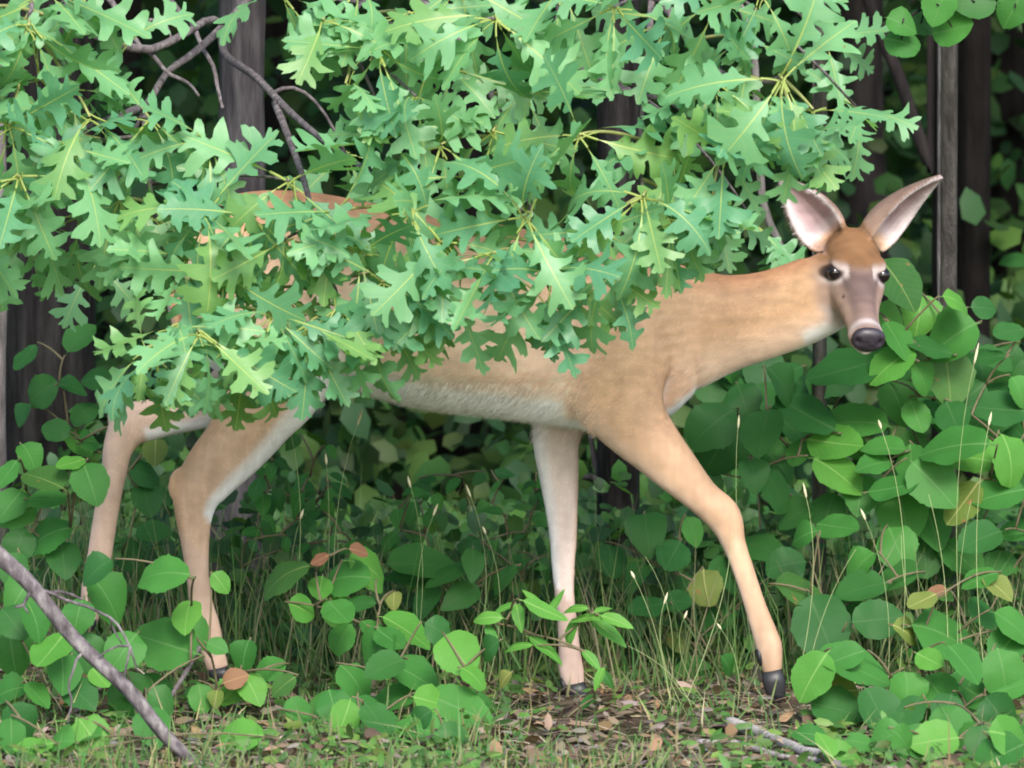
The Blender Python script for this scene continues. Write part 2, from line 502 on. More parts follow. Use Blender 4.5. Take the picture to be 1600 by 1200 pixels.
# legs : px, py, Y, half width px, half depth m
def near_col(front_white):
    def f(t, ca, sa, px, py):
        c = lerp(TAN, SIDE, 0.1 + 0.45 * t)
        c = lerp(c, TAN * 0.78, (sa - 0.35) / 0.5 * 0.7)
        c = lerp(c, PALE, (-sa - 0.4) / 0.4 * 0.6)
        c = lerp(c, TAN * 0.72, math.exp(-((py - 815) / 22) ** 2) * 0.45)
        c = lerp(c, TAN * 0.7, (py - 1025) / 25 * 0.6)
        c = lerp(c, PALE, (sa * front_white - 0.2) / 0.6 * 0.7)
        if ca > 0: c = lerp(c, WHITE, ca / 0.5)                      # inner face
        return c * (1.16 - 0.26 * min(1.0, max(0.0, (py - 600) / 160)))
    return f
def near_hind_col(t, ca, sa, px, py):
    c = lerp(SIDE, TAN, 0.45)
    c = lerp(c, TAN * 0.9, (-sa - 0.45) / 0.4)
    if py < 790: c = lerp(c, WHITE, (sa - 0.42) / 0.25)
    if py > 850: c = lerp(c, PINK, 0.5)
    if ca > 0.25: c = lerp(c, WHITE, (ca - 0.25) / 0.4)
    return c * 0.93
def far_fore_col(t, ca, sa, px, py):
    c = lerp(PALE, WHITE, 0.45)
    c = lerp(c, WHITE, (-sa - 0.25) / 0.3)
    c = lerp(c, SIDE, (sa - 0.72) / 0.25)
    if py > 930: c = lerp(c, PINK * 0.9, 0.8)
    if ca > 0.2: c = lerp(c, TAN, ca)
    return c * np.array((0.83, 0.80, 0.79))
def far_hind_col(t, ca, sa, px, py):
    c = lerp(PINK, SIDE, 0.5)
    if px > 222 and py < 700: c = lerp(c, WHITE, (sa - 0.25) / 0.25)
    if ca > 0.3: c = lerp(c, TAN, ca)
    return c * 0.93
# going down a leg, v_perp points toward +x (front)
loft([(968, 505, -.085, 70, .045), (962, 560, -.094, 84, .047), (968, 615, -.100, 76, .049), (990, 660, -.105, 57, .050), (1020, 695, -.105, 46, .042),
      (1058, 736, -.105, 37, .034), (1098, 777, -.103, 28, .028), (1131, 808, -.102, 28, .028), (1147, 850, -.10, 19, .020), (1163, 895, -.10, 17, .017),
      (1181, 950, -.10, 17.5, .017), (1195, 990, -.10, 20, .019), (1202, 1012, -.10, 21, .020), (1205, 1034, -.10, 18, .018), (1207, 1052, -.10, 15, .017)],
     YAX, v_perp, near_col(0), 64, 28)
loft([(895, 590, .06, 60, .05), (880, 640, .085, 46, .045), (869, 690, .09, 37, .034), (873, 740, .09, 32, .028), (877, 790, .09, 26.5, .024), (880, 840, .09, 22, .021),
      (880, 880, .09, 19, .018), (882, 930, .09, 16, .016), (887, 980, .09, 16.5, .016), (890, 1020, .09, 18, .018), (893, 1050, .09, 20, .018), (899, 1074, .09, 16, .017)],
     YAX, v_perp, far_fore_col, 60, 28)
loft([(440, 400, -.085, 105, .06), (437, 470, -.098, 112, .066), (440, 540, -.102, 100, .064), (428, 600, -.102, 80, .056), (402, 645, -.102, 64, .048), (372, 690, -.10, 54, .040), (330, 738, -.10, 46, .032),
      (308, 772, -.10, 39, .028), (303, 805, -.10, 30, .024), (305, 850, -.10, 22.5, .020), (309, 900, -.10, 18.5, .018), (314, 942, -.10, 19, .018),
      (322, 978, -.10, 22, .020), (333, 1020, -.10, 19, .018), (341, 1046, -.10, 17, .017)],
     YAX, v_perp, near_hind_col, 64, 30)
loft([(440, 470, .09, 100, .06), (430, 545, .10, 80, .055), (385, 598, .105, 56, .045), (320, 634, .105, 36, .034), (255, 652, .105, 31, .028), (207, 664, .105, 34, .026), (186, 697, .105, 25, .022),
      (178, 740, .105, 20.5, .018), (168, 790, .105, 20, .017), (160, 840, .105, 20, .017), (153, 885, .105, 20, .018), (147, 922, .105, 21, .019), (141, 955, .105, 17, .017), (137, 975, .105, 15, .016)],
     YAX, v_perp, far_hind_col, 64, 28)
# hock points
ball(P(278, 757, -.10), (Vector((.019, 0, -.012)), YAX * .014, Vector((.010, 0, .034))), colour=TAN)
ball(P(184, 652, .105), (Vector((.022, 0, 0)), YAX * .018, Vector((0, 0, .036))), colour=PINK)
# tail hanging behind the haunch
loft([(300, 355, 0, 16, .03), (282, 380, 0, 18, .036), (272, 430, 0, 17, .034), (275, 490, 0, 10, .02), (280, 520, 0, 4, .008)], YAX, v_perp,
     lambda t, ca, sa, px, py: lerp(TAN, WHITE, (-sa - 0.75) / 0.2), 24, 18)

dm = bpy.data.meshes.new('deer_source'); dm.from_pydata([tuple(v) for v in DV], [], DF)
tmp = bpy.data.objects.new('deer_source', dm); col.objects.link(tmp)
rm = tmp.modifiers.new('r', 'REMESH'); rm.mode = 'VOXEL'; rm.voxel_size = 0.0038; rm.adaptivity = 0
sm = tmp.modifiers.new('s', 'SMOOTH'); sm.factor = 0.5; sm.iterations = 12
ev = tmp.evaluated_get(bpy.context.evaluated_depsgraph_get())
body_me = bpy.data.meshes.new_from_object(ev)
bpy.data.objects.remove(tmp)
nv = len(body_me.vertices)
co = np.empty(nv * 3, dtype=np.float32); body_me.vertices.foreach_get('co', co); co = co.reshape(-1, 3)
# coat colour from the nearest section samples
kd = kdtree.KDTree(len(SP))
for i, q in enumerate(SP): kd.insert(q, i)
kd.balance()
SCa = np.array(SC)
colr = np.empty((nv, 3))
for i in range(nv):
    w = 0; c = np.zeros(3)
    for (q, k, d) in kd.find_n(co[i], 5):
        g = 1.0 / (d * d + 1e-5); c += SCa[k] * g; w += g
    colr[i] = c / w
# head markings, in the head's own axes
rel = co - np.array(HO)
ht, hb_, hc_ = rel @ np.array(HA), rel @ np.array(HB), rel @ np.array(HC)
FORE = np.array((0.195, 0.102, 0.050)); GREYB = np.array((0.140, 0.095, 0.088)); CHEEK = np.array((0.36, 0.245, 0.195)); MUZ = np.array((0.58, 0.53, 0.54))
def sst(a, b, x): t = np.clip((x - a) / (b - a), 0, 1); return t * t * (3 - 2 * t)
hw = np.interp(ht, [h[0] for h in HEAD], [h[3] for h in HEAD]); ho = np.interp(ht, [h[0] for h in HEAD], [h[1] for h in HEAD]); hhb = np.interp(ht, [h[0] for h in HEAD], [h[2] for h in HEAD])
rb = (hb_ - ho) / hhb; rc = np.abs(hc_) / hw
inhead = sst(-0.075, -0.03, ht) * (1 - sst(0.30, 0.32, ht)) * (1 - sst(1.15, 1.7, np.hypot(rb, rc)))
inhead = inhead * (1 - sst(-0.2, 0.5, -rb) * (1 - sst(0.0, 0.05, ht)))
def mixm(c, d, m): return c * (1 - m[:, None]) + d * m[:, None]
hcx = np.tile(CHEEK, (nv, 1))
up = sst(0.05, 0.5, rb)
vtip = 0.100 - 0.45 * np.maximum(0, np.abs(hc_) - 0.008)                           # the brown forehead ends in a point
hcx = mixm(hcx, FORE, up * (1 - sst(-0.012, 0.016, ht - vtip)))
hcx = mixm(hcx, GREYB, sst(0.25, 0.80, rb) * sst(-0.012, 0.016, ht - vtip) * (1 - 0.25 * sst(.15, .23, ht)) * (1 - 0.55 * sst(0.62, 0.95, rc)))
hcx = mixm(hcx, FORE * 0.55, np.exp(-((ht + 0.012) / 0.010) ** 2 - ((np.abs(hc_) - 0.034) / 0.02) ** 2) * 0.7)   # dark crown line
hcx = mixm(hcx, MUZ * 0.9, sst(0.30, 0.75, -rb) * (0.55 + 0.45 * sst(0.10, 0.20, ht)))                                # jaw and throat
hcx = mixm(hcx, MUZ, np.exp(-((ht - 0.237) / 0.010) ** 2) * 0.5)                # band behind the nose
for s in (-1, 1):
    ec = np.array(hp(EYE_T, EYE_B, s * EYE_C))
    d = co - ec; dt, db = d @ np.array(HA), d @ np.array(HB)
    rr = np.hypot(dt / 1.25, db)
    m = np.exp(-((rr - 0.0195) / 0.0052) ** 2) * (np.abs(d @ np.array(HC)) < 0.035)
    aw = np.clip(0.45 + 0.45 * dt / (rr + 1e-4) + 0.20 * np.abs(db) / (rr + 1e-4), 0.15, 0.95)
    hcx = mixm(hcx, np.array((0.47, 0.40, 0.385)), m * aw)
    m = (1 - sst(0.013, 0.019, rr)) * (np.abs(d @ np.array(HC)) < 0.03)
    hcx = mixm(hcx, np.array((0.03, 0.02, 0.02)), m)
    # tear line and dark fleck on the cheek
    m = np.exp(-((dt - 0.030) / 0.012) ** 2 - ((db - 0.004 + 0.35 * (dt - .02)) / 0.004) ** 2) * (np.sign(hc_) == s)
    hcx = mixm(hcx, np.array((0.10, 0.07, 0.07)), m * 0.8)
    m = np.exp(-((ht - 0.140) / 0.0042) ** 2 - ((hb_ - 0.000) / 0.0042) ** 2) * (hc_ * s > 0.015)
    hcx = mixm(hcx, np.array((0.03, 0.02, 0.02)), m * (1.0 if s < 0 else 0.0))
    m = np.exp(-((ht - 0.205) / 0.016) ** 2 - ((hb_ + 0.045) / 0.005) ** 2) * (np.sign(hc_) == s)
    hcx = mixm(hcx, np.array((0.22, 0.14, 0.12)), m * 0.6)                        # mouth corner
colr = mixm(colr, hcx, inhead)
# ears
ear_in = np.array((0.44, 0.315, 0.335)); ear_rim = np.array((0.62, 0.55, 0.565)); ear_out = np.array((0.215, 0.145, 0.115))
for pts, bp, tp in EARS:
    k2 = kdtree.KDTree(len(pts))
    for i, q in enumerate(pts): k2.insert(q[0], i)
    k2.balance()
    idx = np.where(np.linalg.norm(co - np.array((bp + tp) / 2), axis=1) < 0.17)[0]
    for i in idx:
        q, k, d = k2.find(co[i])
        if d > 0.013: continue
        q0, m_, s, j = pts[k]
        if s < 0.06: continue
        sd = (Vector(co[i]) - q0).dot(m_)
        e = abs(j - 0.5) * 2
        ci = lerp(ear_in, ear_rim, (e - 0.45) / 0.4)
        ci = lerp(ci, ear_in * 0.45, math.exp(-((e - 0.18) / 0.10) ** 2) * (1 - s) * 0.8)
        ci = lerp(ci, ear_rim, (0.30 - s) / 0.25)
        co_ = lerp(lerp(CHEEK, ear_out, (s - 0.05) / 0.3), ear_out * 0.75, (s - 0.6) / 0.3)
        c = lerp(co_, ci, (sd + 0.004) / 0.006)
        a = min(1.0, max(0.0, (s - 0.06) / 0.1))
        colr[i] = colr[i] * (1 - a) + c * a
# mottling of the coat
for i in range(nv):
    p_ = Vector(co[i])
    leg = 1.0 - smooth(0.50, 0.62, p_.z)
    st = noise.noise(Vector((p_.x * 22 + p_.z * 12, p_.y * 60, p_.z * 70))) * (1 - leg) + noise.noise(Vector((p_.x * 80, p_.y * 80, p_.z * 11))) * leg
    colr[i] *= 1 + 0.20 * noise.noise(p_ * 7.0) + 0.10 * noise.noise(p_ * 19.0) + 0.15 * st + 0.10 * noise.noise(p_ * 55.0)
at = body_me.color_attributes.new('tint', 'FLOAT_COLOR', 'POINT')
cc = np.ones((nv, 4), dtype=np.float32); cc[:, :3] = np.clip(colr, 0.005, 0.9); at.data.foreach_set('color', cc.ravel())
body_me.materials.clear(); body_me.materials.append(M['coat'])
body_me.polygons.foreach_set('use_smooth', np.full(len(body_me.polygons), True))
DL = Vector(deer.location)
body = link('body', body_me, deer, -DL)

# fur: short hairs lying along the coat
nf = len(body_me.polygons)
body_me.calc_loop_triangles()
tri = np.empty(len(body_me.loop_triangles) * 3, dtype=np.int32); body_me.loop_triangles.foreach_get('vertices', tri); tri = tri.reshape(-1, 3)
vn = np.empty(nv * 3, dtype=np.float32); body_me.vertices.foreach_get('normal', vn); vn = vn.reshape(-1, 3)
ta = np.linalg.norm(np.cross(co[tri[:, 1]] - co[tri[:, 0]], co[tri[:, 2]] - co[tri[:, 0]]), axis=1)
NF = 130000
pick = rng.choice(len(tri), NF, p=ta / ta.sum())
w = rng.dirichlet((1, 1, 1), NF)
fp = (co[tri[pick]] * w[:, :, None]).sum(1); fn = (vn[tri[pick]] * w[:, :, None]).sum(1); fn /= np.linalg.norm(fn, axis=1)[:, None]
fc = (colr[tri[pick]] * w[:, :, None]).sum(1)
fpx = fp[:, 0] * PXM + 800; fpy = 600 - (fp[:, 2] - 0.67) * PXM
flow = np.tile(np.array((-0.85, 0.0, -0.5)), (NF, 1))
flow[fpy > 690] = (0.0, 0.0, -1.0)
flow[(fpx < 440) & (fpy > 560)] = (-0.3, 0, -1.0)
frel = fp - np.array(HO); fht = frel @ np.array(HA)
headm = (np.linalg.norm(frel - np.outer(np.clip(fht, 0, .28), np.array(HA)), axis=1) < 0.10) & (fpx > 1255)
flow[headm] = -np.array(HA)
earm = headm & (fpy < 365); flow[earm] = (0.2, 0, 1.0)
bellyf = (fpy > 590) & (fpy < 690) & (fpx > 500) & (fpx < 930)
flow[bellyf] = (-0.55, 0, -0.8)
flow += rng.normal(0, 0.22, (NF, 3))
flow -= fn * (flow * fn).sum(1)[:, None]; flow /= np.linalg.norm(flow, axis=1)[:, None] + 1e-9
whiteness = np.clip((fc[:, 2] / fc[:, 0] - 0.7) / 0.25, 0, 1)
ln = np.where(headm, 0.0055, np.where(fpy > 690, 0.008, 0.012)) * rng.uniform(0.6, 1.3, NF)
belly = (fpy > 575) & (fpy < 690) & (fpx > 500) & (fpx < 930)
ln = np.where(belly, 0.024 * rng.uniform(0.5, 1.3, NF), ln)
ln = np.where((fpx > 1035) & (fpx < 1110) & (fpy > 570) & (fpy < 660), 0.020 * rng.uniform(0.5, 1.3, NF), ln)
lift = np.where(belly, 0.30, 0.09)[:, None]
tipd = flow * (1 - lift * 0.3) + fn * lift
tip = fp + tipd * ln[:, None]
side = np.cross(flow, fn); side /= np.linalg.norm(side, axis=1)[:, None] + 1e-9
wd = np.where(headm, 0.0003, 0.00045)[:, None]
gn = np.cross(side * -2, tip - fp); flip = (gn * fn).sum(1) < 0; side[flip] *= -1
FV = np.stack([fp + side * wd - fn * 0.0004, fp - side * wd - fn * 0.0004, tip], axis=1).reshape(-1, 3)
clump = np.array([noise.noise(Vector((a * 70 + c_ * 50, b * 110, c_ * 120))) for a, b, c_ in fp.tolist()])[:, None]
FT = np.repeat(np.clip(fc * (1 + 0.45 * clump) * rng.normal(1.14, 0.16, (NF, 1)), 0.01, 0.9), 3, axis=0)
keep = np.ones(NF, bool)
for s in (-1, 1):
    keep &= np.linalg.norm(fp - np.array(hp(EYE_T, EYE_B, s * EYE_C)), axis=1) > 0.020
keep &= fht < 0.243
FV = FV.reshape(-1, 3, 3)[keep].reshape(-1, 3); FT = FT.reshape(-1, 3, 3)[keep].reshape(-1, 3)
FF = np.arange(len(FV), dtype=np.int32).reshape(-1, 3)
fme = big_mesh('fur', FV, FF, M['fur'], FT, True)
fn2 = fn.copy(); fn2[bellyf] = fn2[bellyf] * 0.5 + np.array((0, -0.8, 0)) * np.sign(-fn2[bellyf][:, 1:2] + 1e-6); fn2 /= np.linalg.norm(fn2, axis=1)[:, None]   # hanging hairs face outward; normals bent to brighten the belly fringe
fme.normals_split_custom_set_from_vertices(np.repeat(fn2[keep], 3, axis=0).tolist())
fur = link('fur', fme, deer, -DL); fur['kind'] = 'stuff'

# eyes, nose, hooves
def uv_ball(r, n1=14, n2=20):
    V = [(r*math.sin(math.pi*i/n1)*math.cos(2*math.pi*j/n2), r*math.sin(math.pi*i/n1)*math.sin(2*math.pi*j/n2), r*math.cos(math.pi*i/n1)) for i in range(n1+1) for j in range(n2)]
    F = [(i*n2+j, (i+1)*n2+j, (i+1)*n2+(j+1) % n2, i*n2+(j+1) % n2) for i in range(n1) for j in range(n2)]
    return V, F
eye_me = new_mesh('eye', *uv_ball(0.0165), M['eye'])
for s in (-1, 1):
    link('eye', eye_me, deer, hp(EYE_T, EYE_B, s * (EYE_C - 0.0085)) - DL)
# nose pad: rounded shield with two nostril dents
V, F = uv_ball(1.0, 20, 28)
NVs = []
for (x, y, z) in V:
    q = Vector((math.copysign(abs(x) ** .85, x) * 0.0365, math.copysign(abs(y) ** .85, y) * 0.0285, z * 0.017))
    q.z += 0.0012 * noise.noise(Vector((x * 9, y * 9, z * 9)))      # c, b, a
    if y < 0: q.x *= 1 - 0.30 * (-y) ** 1.5
    for s in (-1, 1):
        d = math.hypot(x - s * 0.60, y - 0.05)
        if z > 0: q.z -= 0.009 * math.exp(-(d / 0.17) ** 2)
    NVs.append(hp(0.2640, -0.0245, 0) + HC * q.x + HB * q.y + HA * q.z - DL)
link('nose', new_mesh('nose', NVs, F, M['nose']), deer)

def hoof(px, py, pxt, pyt, Y, hwpx):
    """two-toed hoof from the pastern (px,py) to the toe tip (pxt,pyt)"""
    parts = []
    for s in (-1, 1):
        rows = []
        for k, (f, a, b) in enumerate(((0.0, 0.9, 0.9), (0.35, 1.05, 1.0), (0.75, 0.8, 0.85), (1.0, 0.35, 0.45))):
            c = P(px + (pxt - px) * f, py + (pyt - py) * f, Y + s * 0.0095)
            ring = []
            for j in range(10):
                an = 2 * math.pi * j / 10
                ring.append(c + Vector((math.cos(an) * a * hwpx / PXM, math.sin(an) * b * 0.0095, math.cos(an) * 0.2 * a * hwpx / PXM)))
            rows.append(ring)
        V = [q - DL for r in rows for q in r]
        Fq = [(i*10+j, i*10+(j+1) % 10, (i+1)*10+(j+1) % 10, (i+1)*10+j) for i in range(3) for j in range(10)]
        Fq += [tuple(range(10))[::-1], tuple(range(30, 40))]
        parts.append((V, Fq))
    V, Fq = join(parts)
    link('hoof', new_mesh('hoof', V, Fq, M['hoof']), deer)
hoof(1206, 1048, 1216, 1099, -.10, 17)
hoof(898, 1068, 912, 1106, .09, 16)
hoof(341, 1044, 352, 1072, -.10, 16)
hoof(138, 970, 128, 1000, .105, 15)
def dewclaw(px, py, Y):
    V, F = uv_ball(1.0, 8, 10)
    V = [P(px, py, Y) + Vector((x * .0075 + z * -.004, y * .016, z * .021)) - DL for x, y, z in V]
    link('dewclaw', new_mesh('dewclaw', V, F, M['hoof']), deer)
dewclaw(1187, 1026, -.10); dewclaw(881, 1072, .09); dewclaw(312, 1002, -.10)

# ------------------------------------------------------------------ leaf meshes
def deepen(h): return [(y, .335 * (w / .36) ** 1.6) for y, w in h]
def leaf_mesh(name, half_l, half_r, mids, mat, bend, fold, wave, petiole, seed, cup=0.0, jx=.12, jy=.012):
    rr = random.Random(seed)
    out = [(0.0, half_l[0][0] - 0.005)]
    L = [(-w_ * (1 + rr.uniform(-jx, jx)), y + rr.uniform(-jy, jy)) for y, w_ in half_l]
    Rr = [(w_ * (1 + rr.uniform(-jx, jx)), y + rr.uniform(-jy, jy)) for y, w_ in half_r]
    outline = Rr + [(0.0, 1.0)] + L[::-1] + [(0.0, 0.0)]
    pts = [Vector(p) for p in outline]
    inner = []
    for y in mids: inner.append(Vector((0.0, y)))
    n = len(pts)
    edges = [(i, (i + 1) % n) for i in range(n)]
    v2, e2, f2, *_ = delaunay_2d_cdt(pts + inner, edges, [list(range(n))], 1, 1e-5)
    ph = rr.uniform(0, 6.28)
    V, UV = [], []
    def place(x, y):
        z = fold * abs(x) + cup * x * x + wave * (math.sin(y * 9 + ph + (2.0 if x > 0 else 0)) * abs(x) * 1.6) + wave * 0.5 * math.sin(x * 14 + ph)
        if abs(bend) > 1e-4:
            a = bend * max(0.0, y)
            yy = math.sin(a) / bend - z * math.sin(a); zz = -(1 - math.cos(a)) / bend + z * math.cos(a)
            if y < 0: yy, zz = y, z + 0.0
            return (x, yy, zz)
        return (x, y, z)
    for p in v2:
        V.append(place(p.x, p.y)); UV.append((p.x + 0.5, p.y))
    F = [tuple(f) for f in f2]
    # petiole
    b = len(V); pw = 0.014
    for k in range(4):
        y = 0.03 - (petiole + 0.03) * k / 3; z = -0.05 * (k / 3) ** 2
        V += [(-pw, y, z - 0.004), (pw, y, z - 0.004), (0, y, z - 0.02)]; UV += [(0.5, -0.5)] * 3
    for k in range(3):
        o = b + 3 * k
        F += [(o, o+1, o+4, o+3), (o+1, o+2, o+5, o+4), (o+2, o, o+3, o+5)]
    me = new_mesh(name, V, F, mat)
    if sum(p.normal.z for p in me.polygons) < 0: me.flip_normals()
    uvl = me.uv_layers.new(name='uv')
    for lp in me.loops: uvl.data[lp.index].uv = UV[lp.vertex_index]
    return me

OAK1 = [(0.05, .018), (0.15, .045), (0.23, .10), (0.29, .19), (0.335, .215), (0.355, .185), (0.365, .135), (0.41, .13), (0.46, .19), (0.50, .29), (0.545, .345), (0.585, .335), (0.60, .30), (0.635, .30), (0.63, .22),
        (0.605, .155), (0.635, .14), (0.685, .18), (0.73, .28), (0.79, .355), (0.84, .345), (0.84, .295), (0.88, .275), (0.85, .20), (0.815, .14), (0.85, .125), (0.905, .17), (0.955, .20), (0.965, .155), (0.945, .11), (0.99, .09), (1.0, .04)]
OAK2 = [(0.06, .018), (0.17, .05), (0.26, .12), (0.31, .155), (0.335, .125), (0.36, .11), (0.41, .16), (0.45, .26), (0.495, .30), (0.53, .275), (0.525, .20), (0.54, .14), (0.58, .15), (0.63, .24), (0.68, .345), (0.73, .385), (0.765, .36),
        (0.77, .31), (0.815, .30), (0.79, .21), (0.755, .155), (0.79, .14), (0.85, .19), (0.90, .26), (0.94, .25), (0.93, .185), (0.90, .125), (0.95, .105), (0.99, .05)]
OAK3 = [(0.06, .018), (0.16, .05), (0.25, .12), (0.33, .215), (0.375, .24), (0.41, .215), (0.405, .155), (0.43, .12), (0.49, .155), (0.55, .26), (0.61, .345), (0.66, .365), (0.69, .33), (0.685, .25), (0.665, .17), (0.69, .135), (0.75, .16),
        (0.81, .25), (0.86, .295), (0.90, .285), (0.91, .23), (0.88, .16), (0.90, .115), (0.96, .13), (0.98, .10), (1.0, .045)]
oak_meshes = []
mids = [0.1, 0.22, 0.34, 0.46, 0.58, 0.7, 0.82, 0.92]
combos = [(OAK1, OAK2), (OAK2, OAK1), (OAK3, OAK1), (OAK1, OAK1), (OAK2, OAK3), (OAK3, OAK3), (OAK2, OAK2), (OAK1, OAK3)]
for k, (a, b) in enumerate(combos * 2):
    rr = random.Random(k)
    oak_meshes.append(leaf_mesh('oak_leaf', deepen(a), deepen(b), mids, M['oak'], rr.uniform(-0.2, 1.5), rr.uniform(-0.25, 0.40), rr.uniform(0.03, 0.10), 0.19, 100 + k))

def round_half(wid, teeth, pts=11, point=0.0):
    H = []
    for i in range(1, pts):
        y = i / pts
        s = math.sin(math.pi * y ** 0.86) ** 0.62 * wid
        if point: s *= 1 - point * y ** 3
        H.append((y, s * (1 - teeth * (i % 2))))
    return H
rmids = [0.12, 0.27, 0.42, 0.57, 0.72, 0.87]
def shrub_set(mat, kind):
    out = []
    for k in range(5):
        rr = random.Random(k * 7 + 3)
        h = round_half({'round': 0.43, 'oval': 0.34, 'lance': 0.21}[kind] * rr.uniform(.90, 1.08), 0.03, 17, 0.35 if kind != 'round' else 0.0)
        out.append(leaf_mesh('leaf', h, h, rmids, mat, rr.uniform(-0.3, 1.3), rr.uniform(-0.15, 0.45), rr.uniform(0.01, 0.06), 0.10, 300 + k, jx=.045, jy=.006))
    return out
SHR = {}
for key in ('shrub', 'shrub_spot', 'shrub_bright', 'shrub_yellow', 'shrub_brown', 'shrub_dark'):
    for kind in ('round', 'oval', 'lance'):
        SHR[key, kind] = shrub_set(M[key], kind)

def leaf_matrix(base, d, n, L):
    d = d.normalized(); n = (n - d * n.dot(d))
    if n.length < 1e-3: n = d.orthogonal()
    n.normalize(); x = d.cross(n)
    m = Matrix((x, d, n)).transposed().to_4x4()
    return Matrix.Translation(base) @ m @ Matrix.Diagonal((L, L, L, 1))

def add_leaf(name, me, parent, mat):
    o = bpy.data.objects.new(name, me); col.objects.link(o)
    o.parent = parent
    o.matrix_local = Matrix.Translation(-parent.location) @ mat
    return o

# ------------------------------------------------------------------ the oak
oy = 1.25
ob = P(352, 300, oy); ox = ob.x
oak = empty('oak_tree', (ox, oy, gz(ox, oy)))
tag(oak, 'oak with bright lobed leaves drooping on branches in front of the deer', 'tree')
OL = Vector(oak.location)
def pth(rows): return [P(a, b, c) for a, b, c in rows]
tr = [Vector((ox + 0.04 * math.sin(z * 1.1), oy + 0.03 * math.sin(z * 1.7 + 1), z)) for z in np.linspace(oak.location.z - 0.1, 6.5, 40)]
V, F = tube(tr, [0.062 * (1 - 0.09 * max(0, q.z)) + 0.035 * math.exp(-q.z * 5) for q in tr], 16, 0.18)
link('trunk', new_mesh('trunk', [v - OL for v in V], F, M['bark_grey']), oak)
limbs = {
 'a': ([(350, -120, 1.25), (430, -180, .75), (560, -120, .25), (680, 10, -.10), (760, 130, -.32), (800, 240, -.48), (815, 330, -.58)], .017),
 'b': ([(352, -60, 1.25), (400, -40, .85), (378, 10, .45), (300, 85, .12), (262, 112, .0), (225, 165, -.2), (150, 195, -.40), (112, 225, -.5)], .012),
 'c': ([(352, -200, 1.25), (700, -260, .55), (900, -150, .1), (1020, -20, -.2), (1090, 80, -.4), (1150, 130, -.5), (1222, 122, -.62)], .017),
 'd': ([(352, 40, 1.2), (352, 85, .75), (400, 120, .4), (450, 172, .12), (505, 218, -.1), (570, 265, -.28), (640, 325, -.5)], .011),
 'e': ([(820, 55, -.05), (870, 85, -.12), (935, 122, -.22), (990, 147, -.3), (1045, 158, -.36), (1085, 190, -.42), (1130, 235, -.52)], .0095),
 'f': ([(352, -260, 1.25), (240, -240, .6), (120, -150, .1), (60, -60, -.3), (45, 40, -.52)], .014),
 'g': ([(45, -90, .1), (105, 0, -.05), (135, 35, -.1), (160, 58, -.14), (210, 78, -.12), (255, 72, -.05), (290, 48, 0.02), (325, 32, .1), (352, 32, .25), (380, 20, .5), (360, -20, .9), (352, -60, 1.25)], .011),
 'h': ([(150, -40, .1), (178, 15, .05), (205, 48, 0.), (232, 80, -.05), (258, 108, -.1), (290, 128, -.12), (312, 152, -.15)], .0075),
 'i': ([(268, -40, .5), (262, -5, .42), (285, 28, .35), (300, 40, .3), (330, 100, .2), (345, 145, .15), (352, 168, .1)], .008),
 'j': ([(205, 42, 0.02), (225, 34, .02), (252, 38, .02), (272, 58, .0)], .0055),
 'k': ([(430, 160, .2), (480, 300, -.25), (500, 400, -.45), (525, 455, -.55), (530, 500, -.62)], .008),
 'l': ([(225, 165, -.2), (235, 300, -.45), (270, 430, -.62), (300, 500, -.70), (310, 535, -.74)], .008),
 'm': ([(690, 20, -.12), (620, -10, -.2), (560, 10, -.32), (540, 60, -.42)], .008),
 'n': ([(800, 240, -.48), (830, 330, -.6), (845, 400, -.66), (860, 440, -.7)], .006),
 'o': ([(1020, -20, -.2), (1010, 120, -.4), (1000, 230, -.55), (1005, 305, -.62)], .008),
 'q': ([(225, 165, -.2), (80, 230, -.4), (20, 290, -.5), (-20, 340, -.55)], .008),
}
skel = []
for k, (rows, r0) in limbs.items():
    A = catmull([(P(*r).x, P(*r).y, P(*r).z) for r in rows], 26)
    pts_ = [Vector(a) for a in A]
    if k in 'ghij':
        pts_ = [p + Vector((noise.noise(p * 14), noise.noise(p * 14 + Vector((5, 0, 0))), noise.noise(p * 14 + Vector((0, 7, 0))))) * 0.012 for p in pts_]
    V, F = tube(pts_, [r0 * (1 - 0.6 * i / 25) for i in range(26)], 8, 0.25)
    link('limb', new_mesh('limb', [v - OL for v in V], F, M['twig']), oak)
    if k not in 'ghij': skel += pts_[8:]
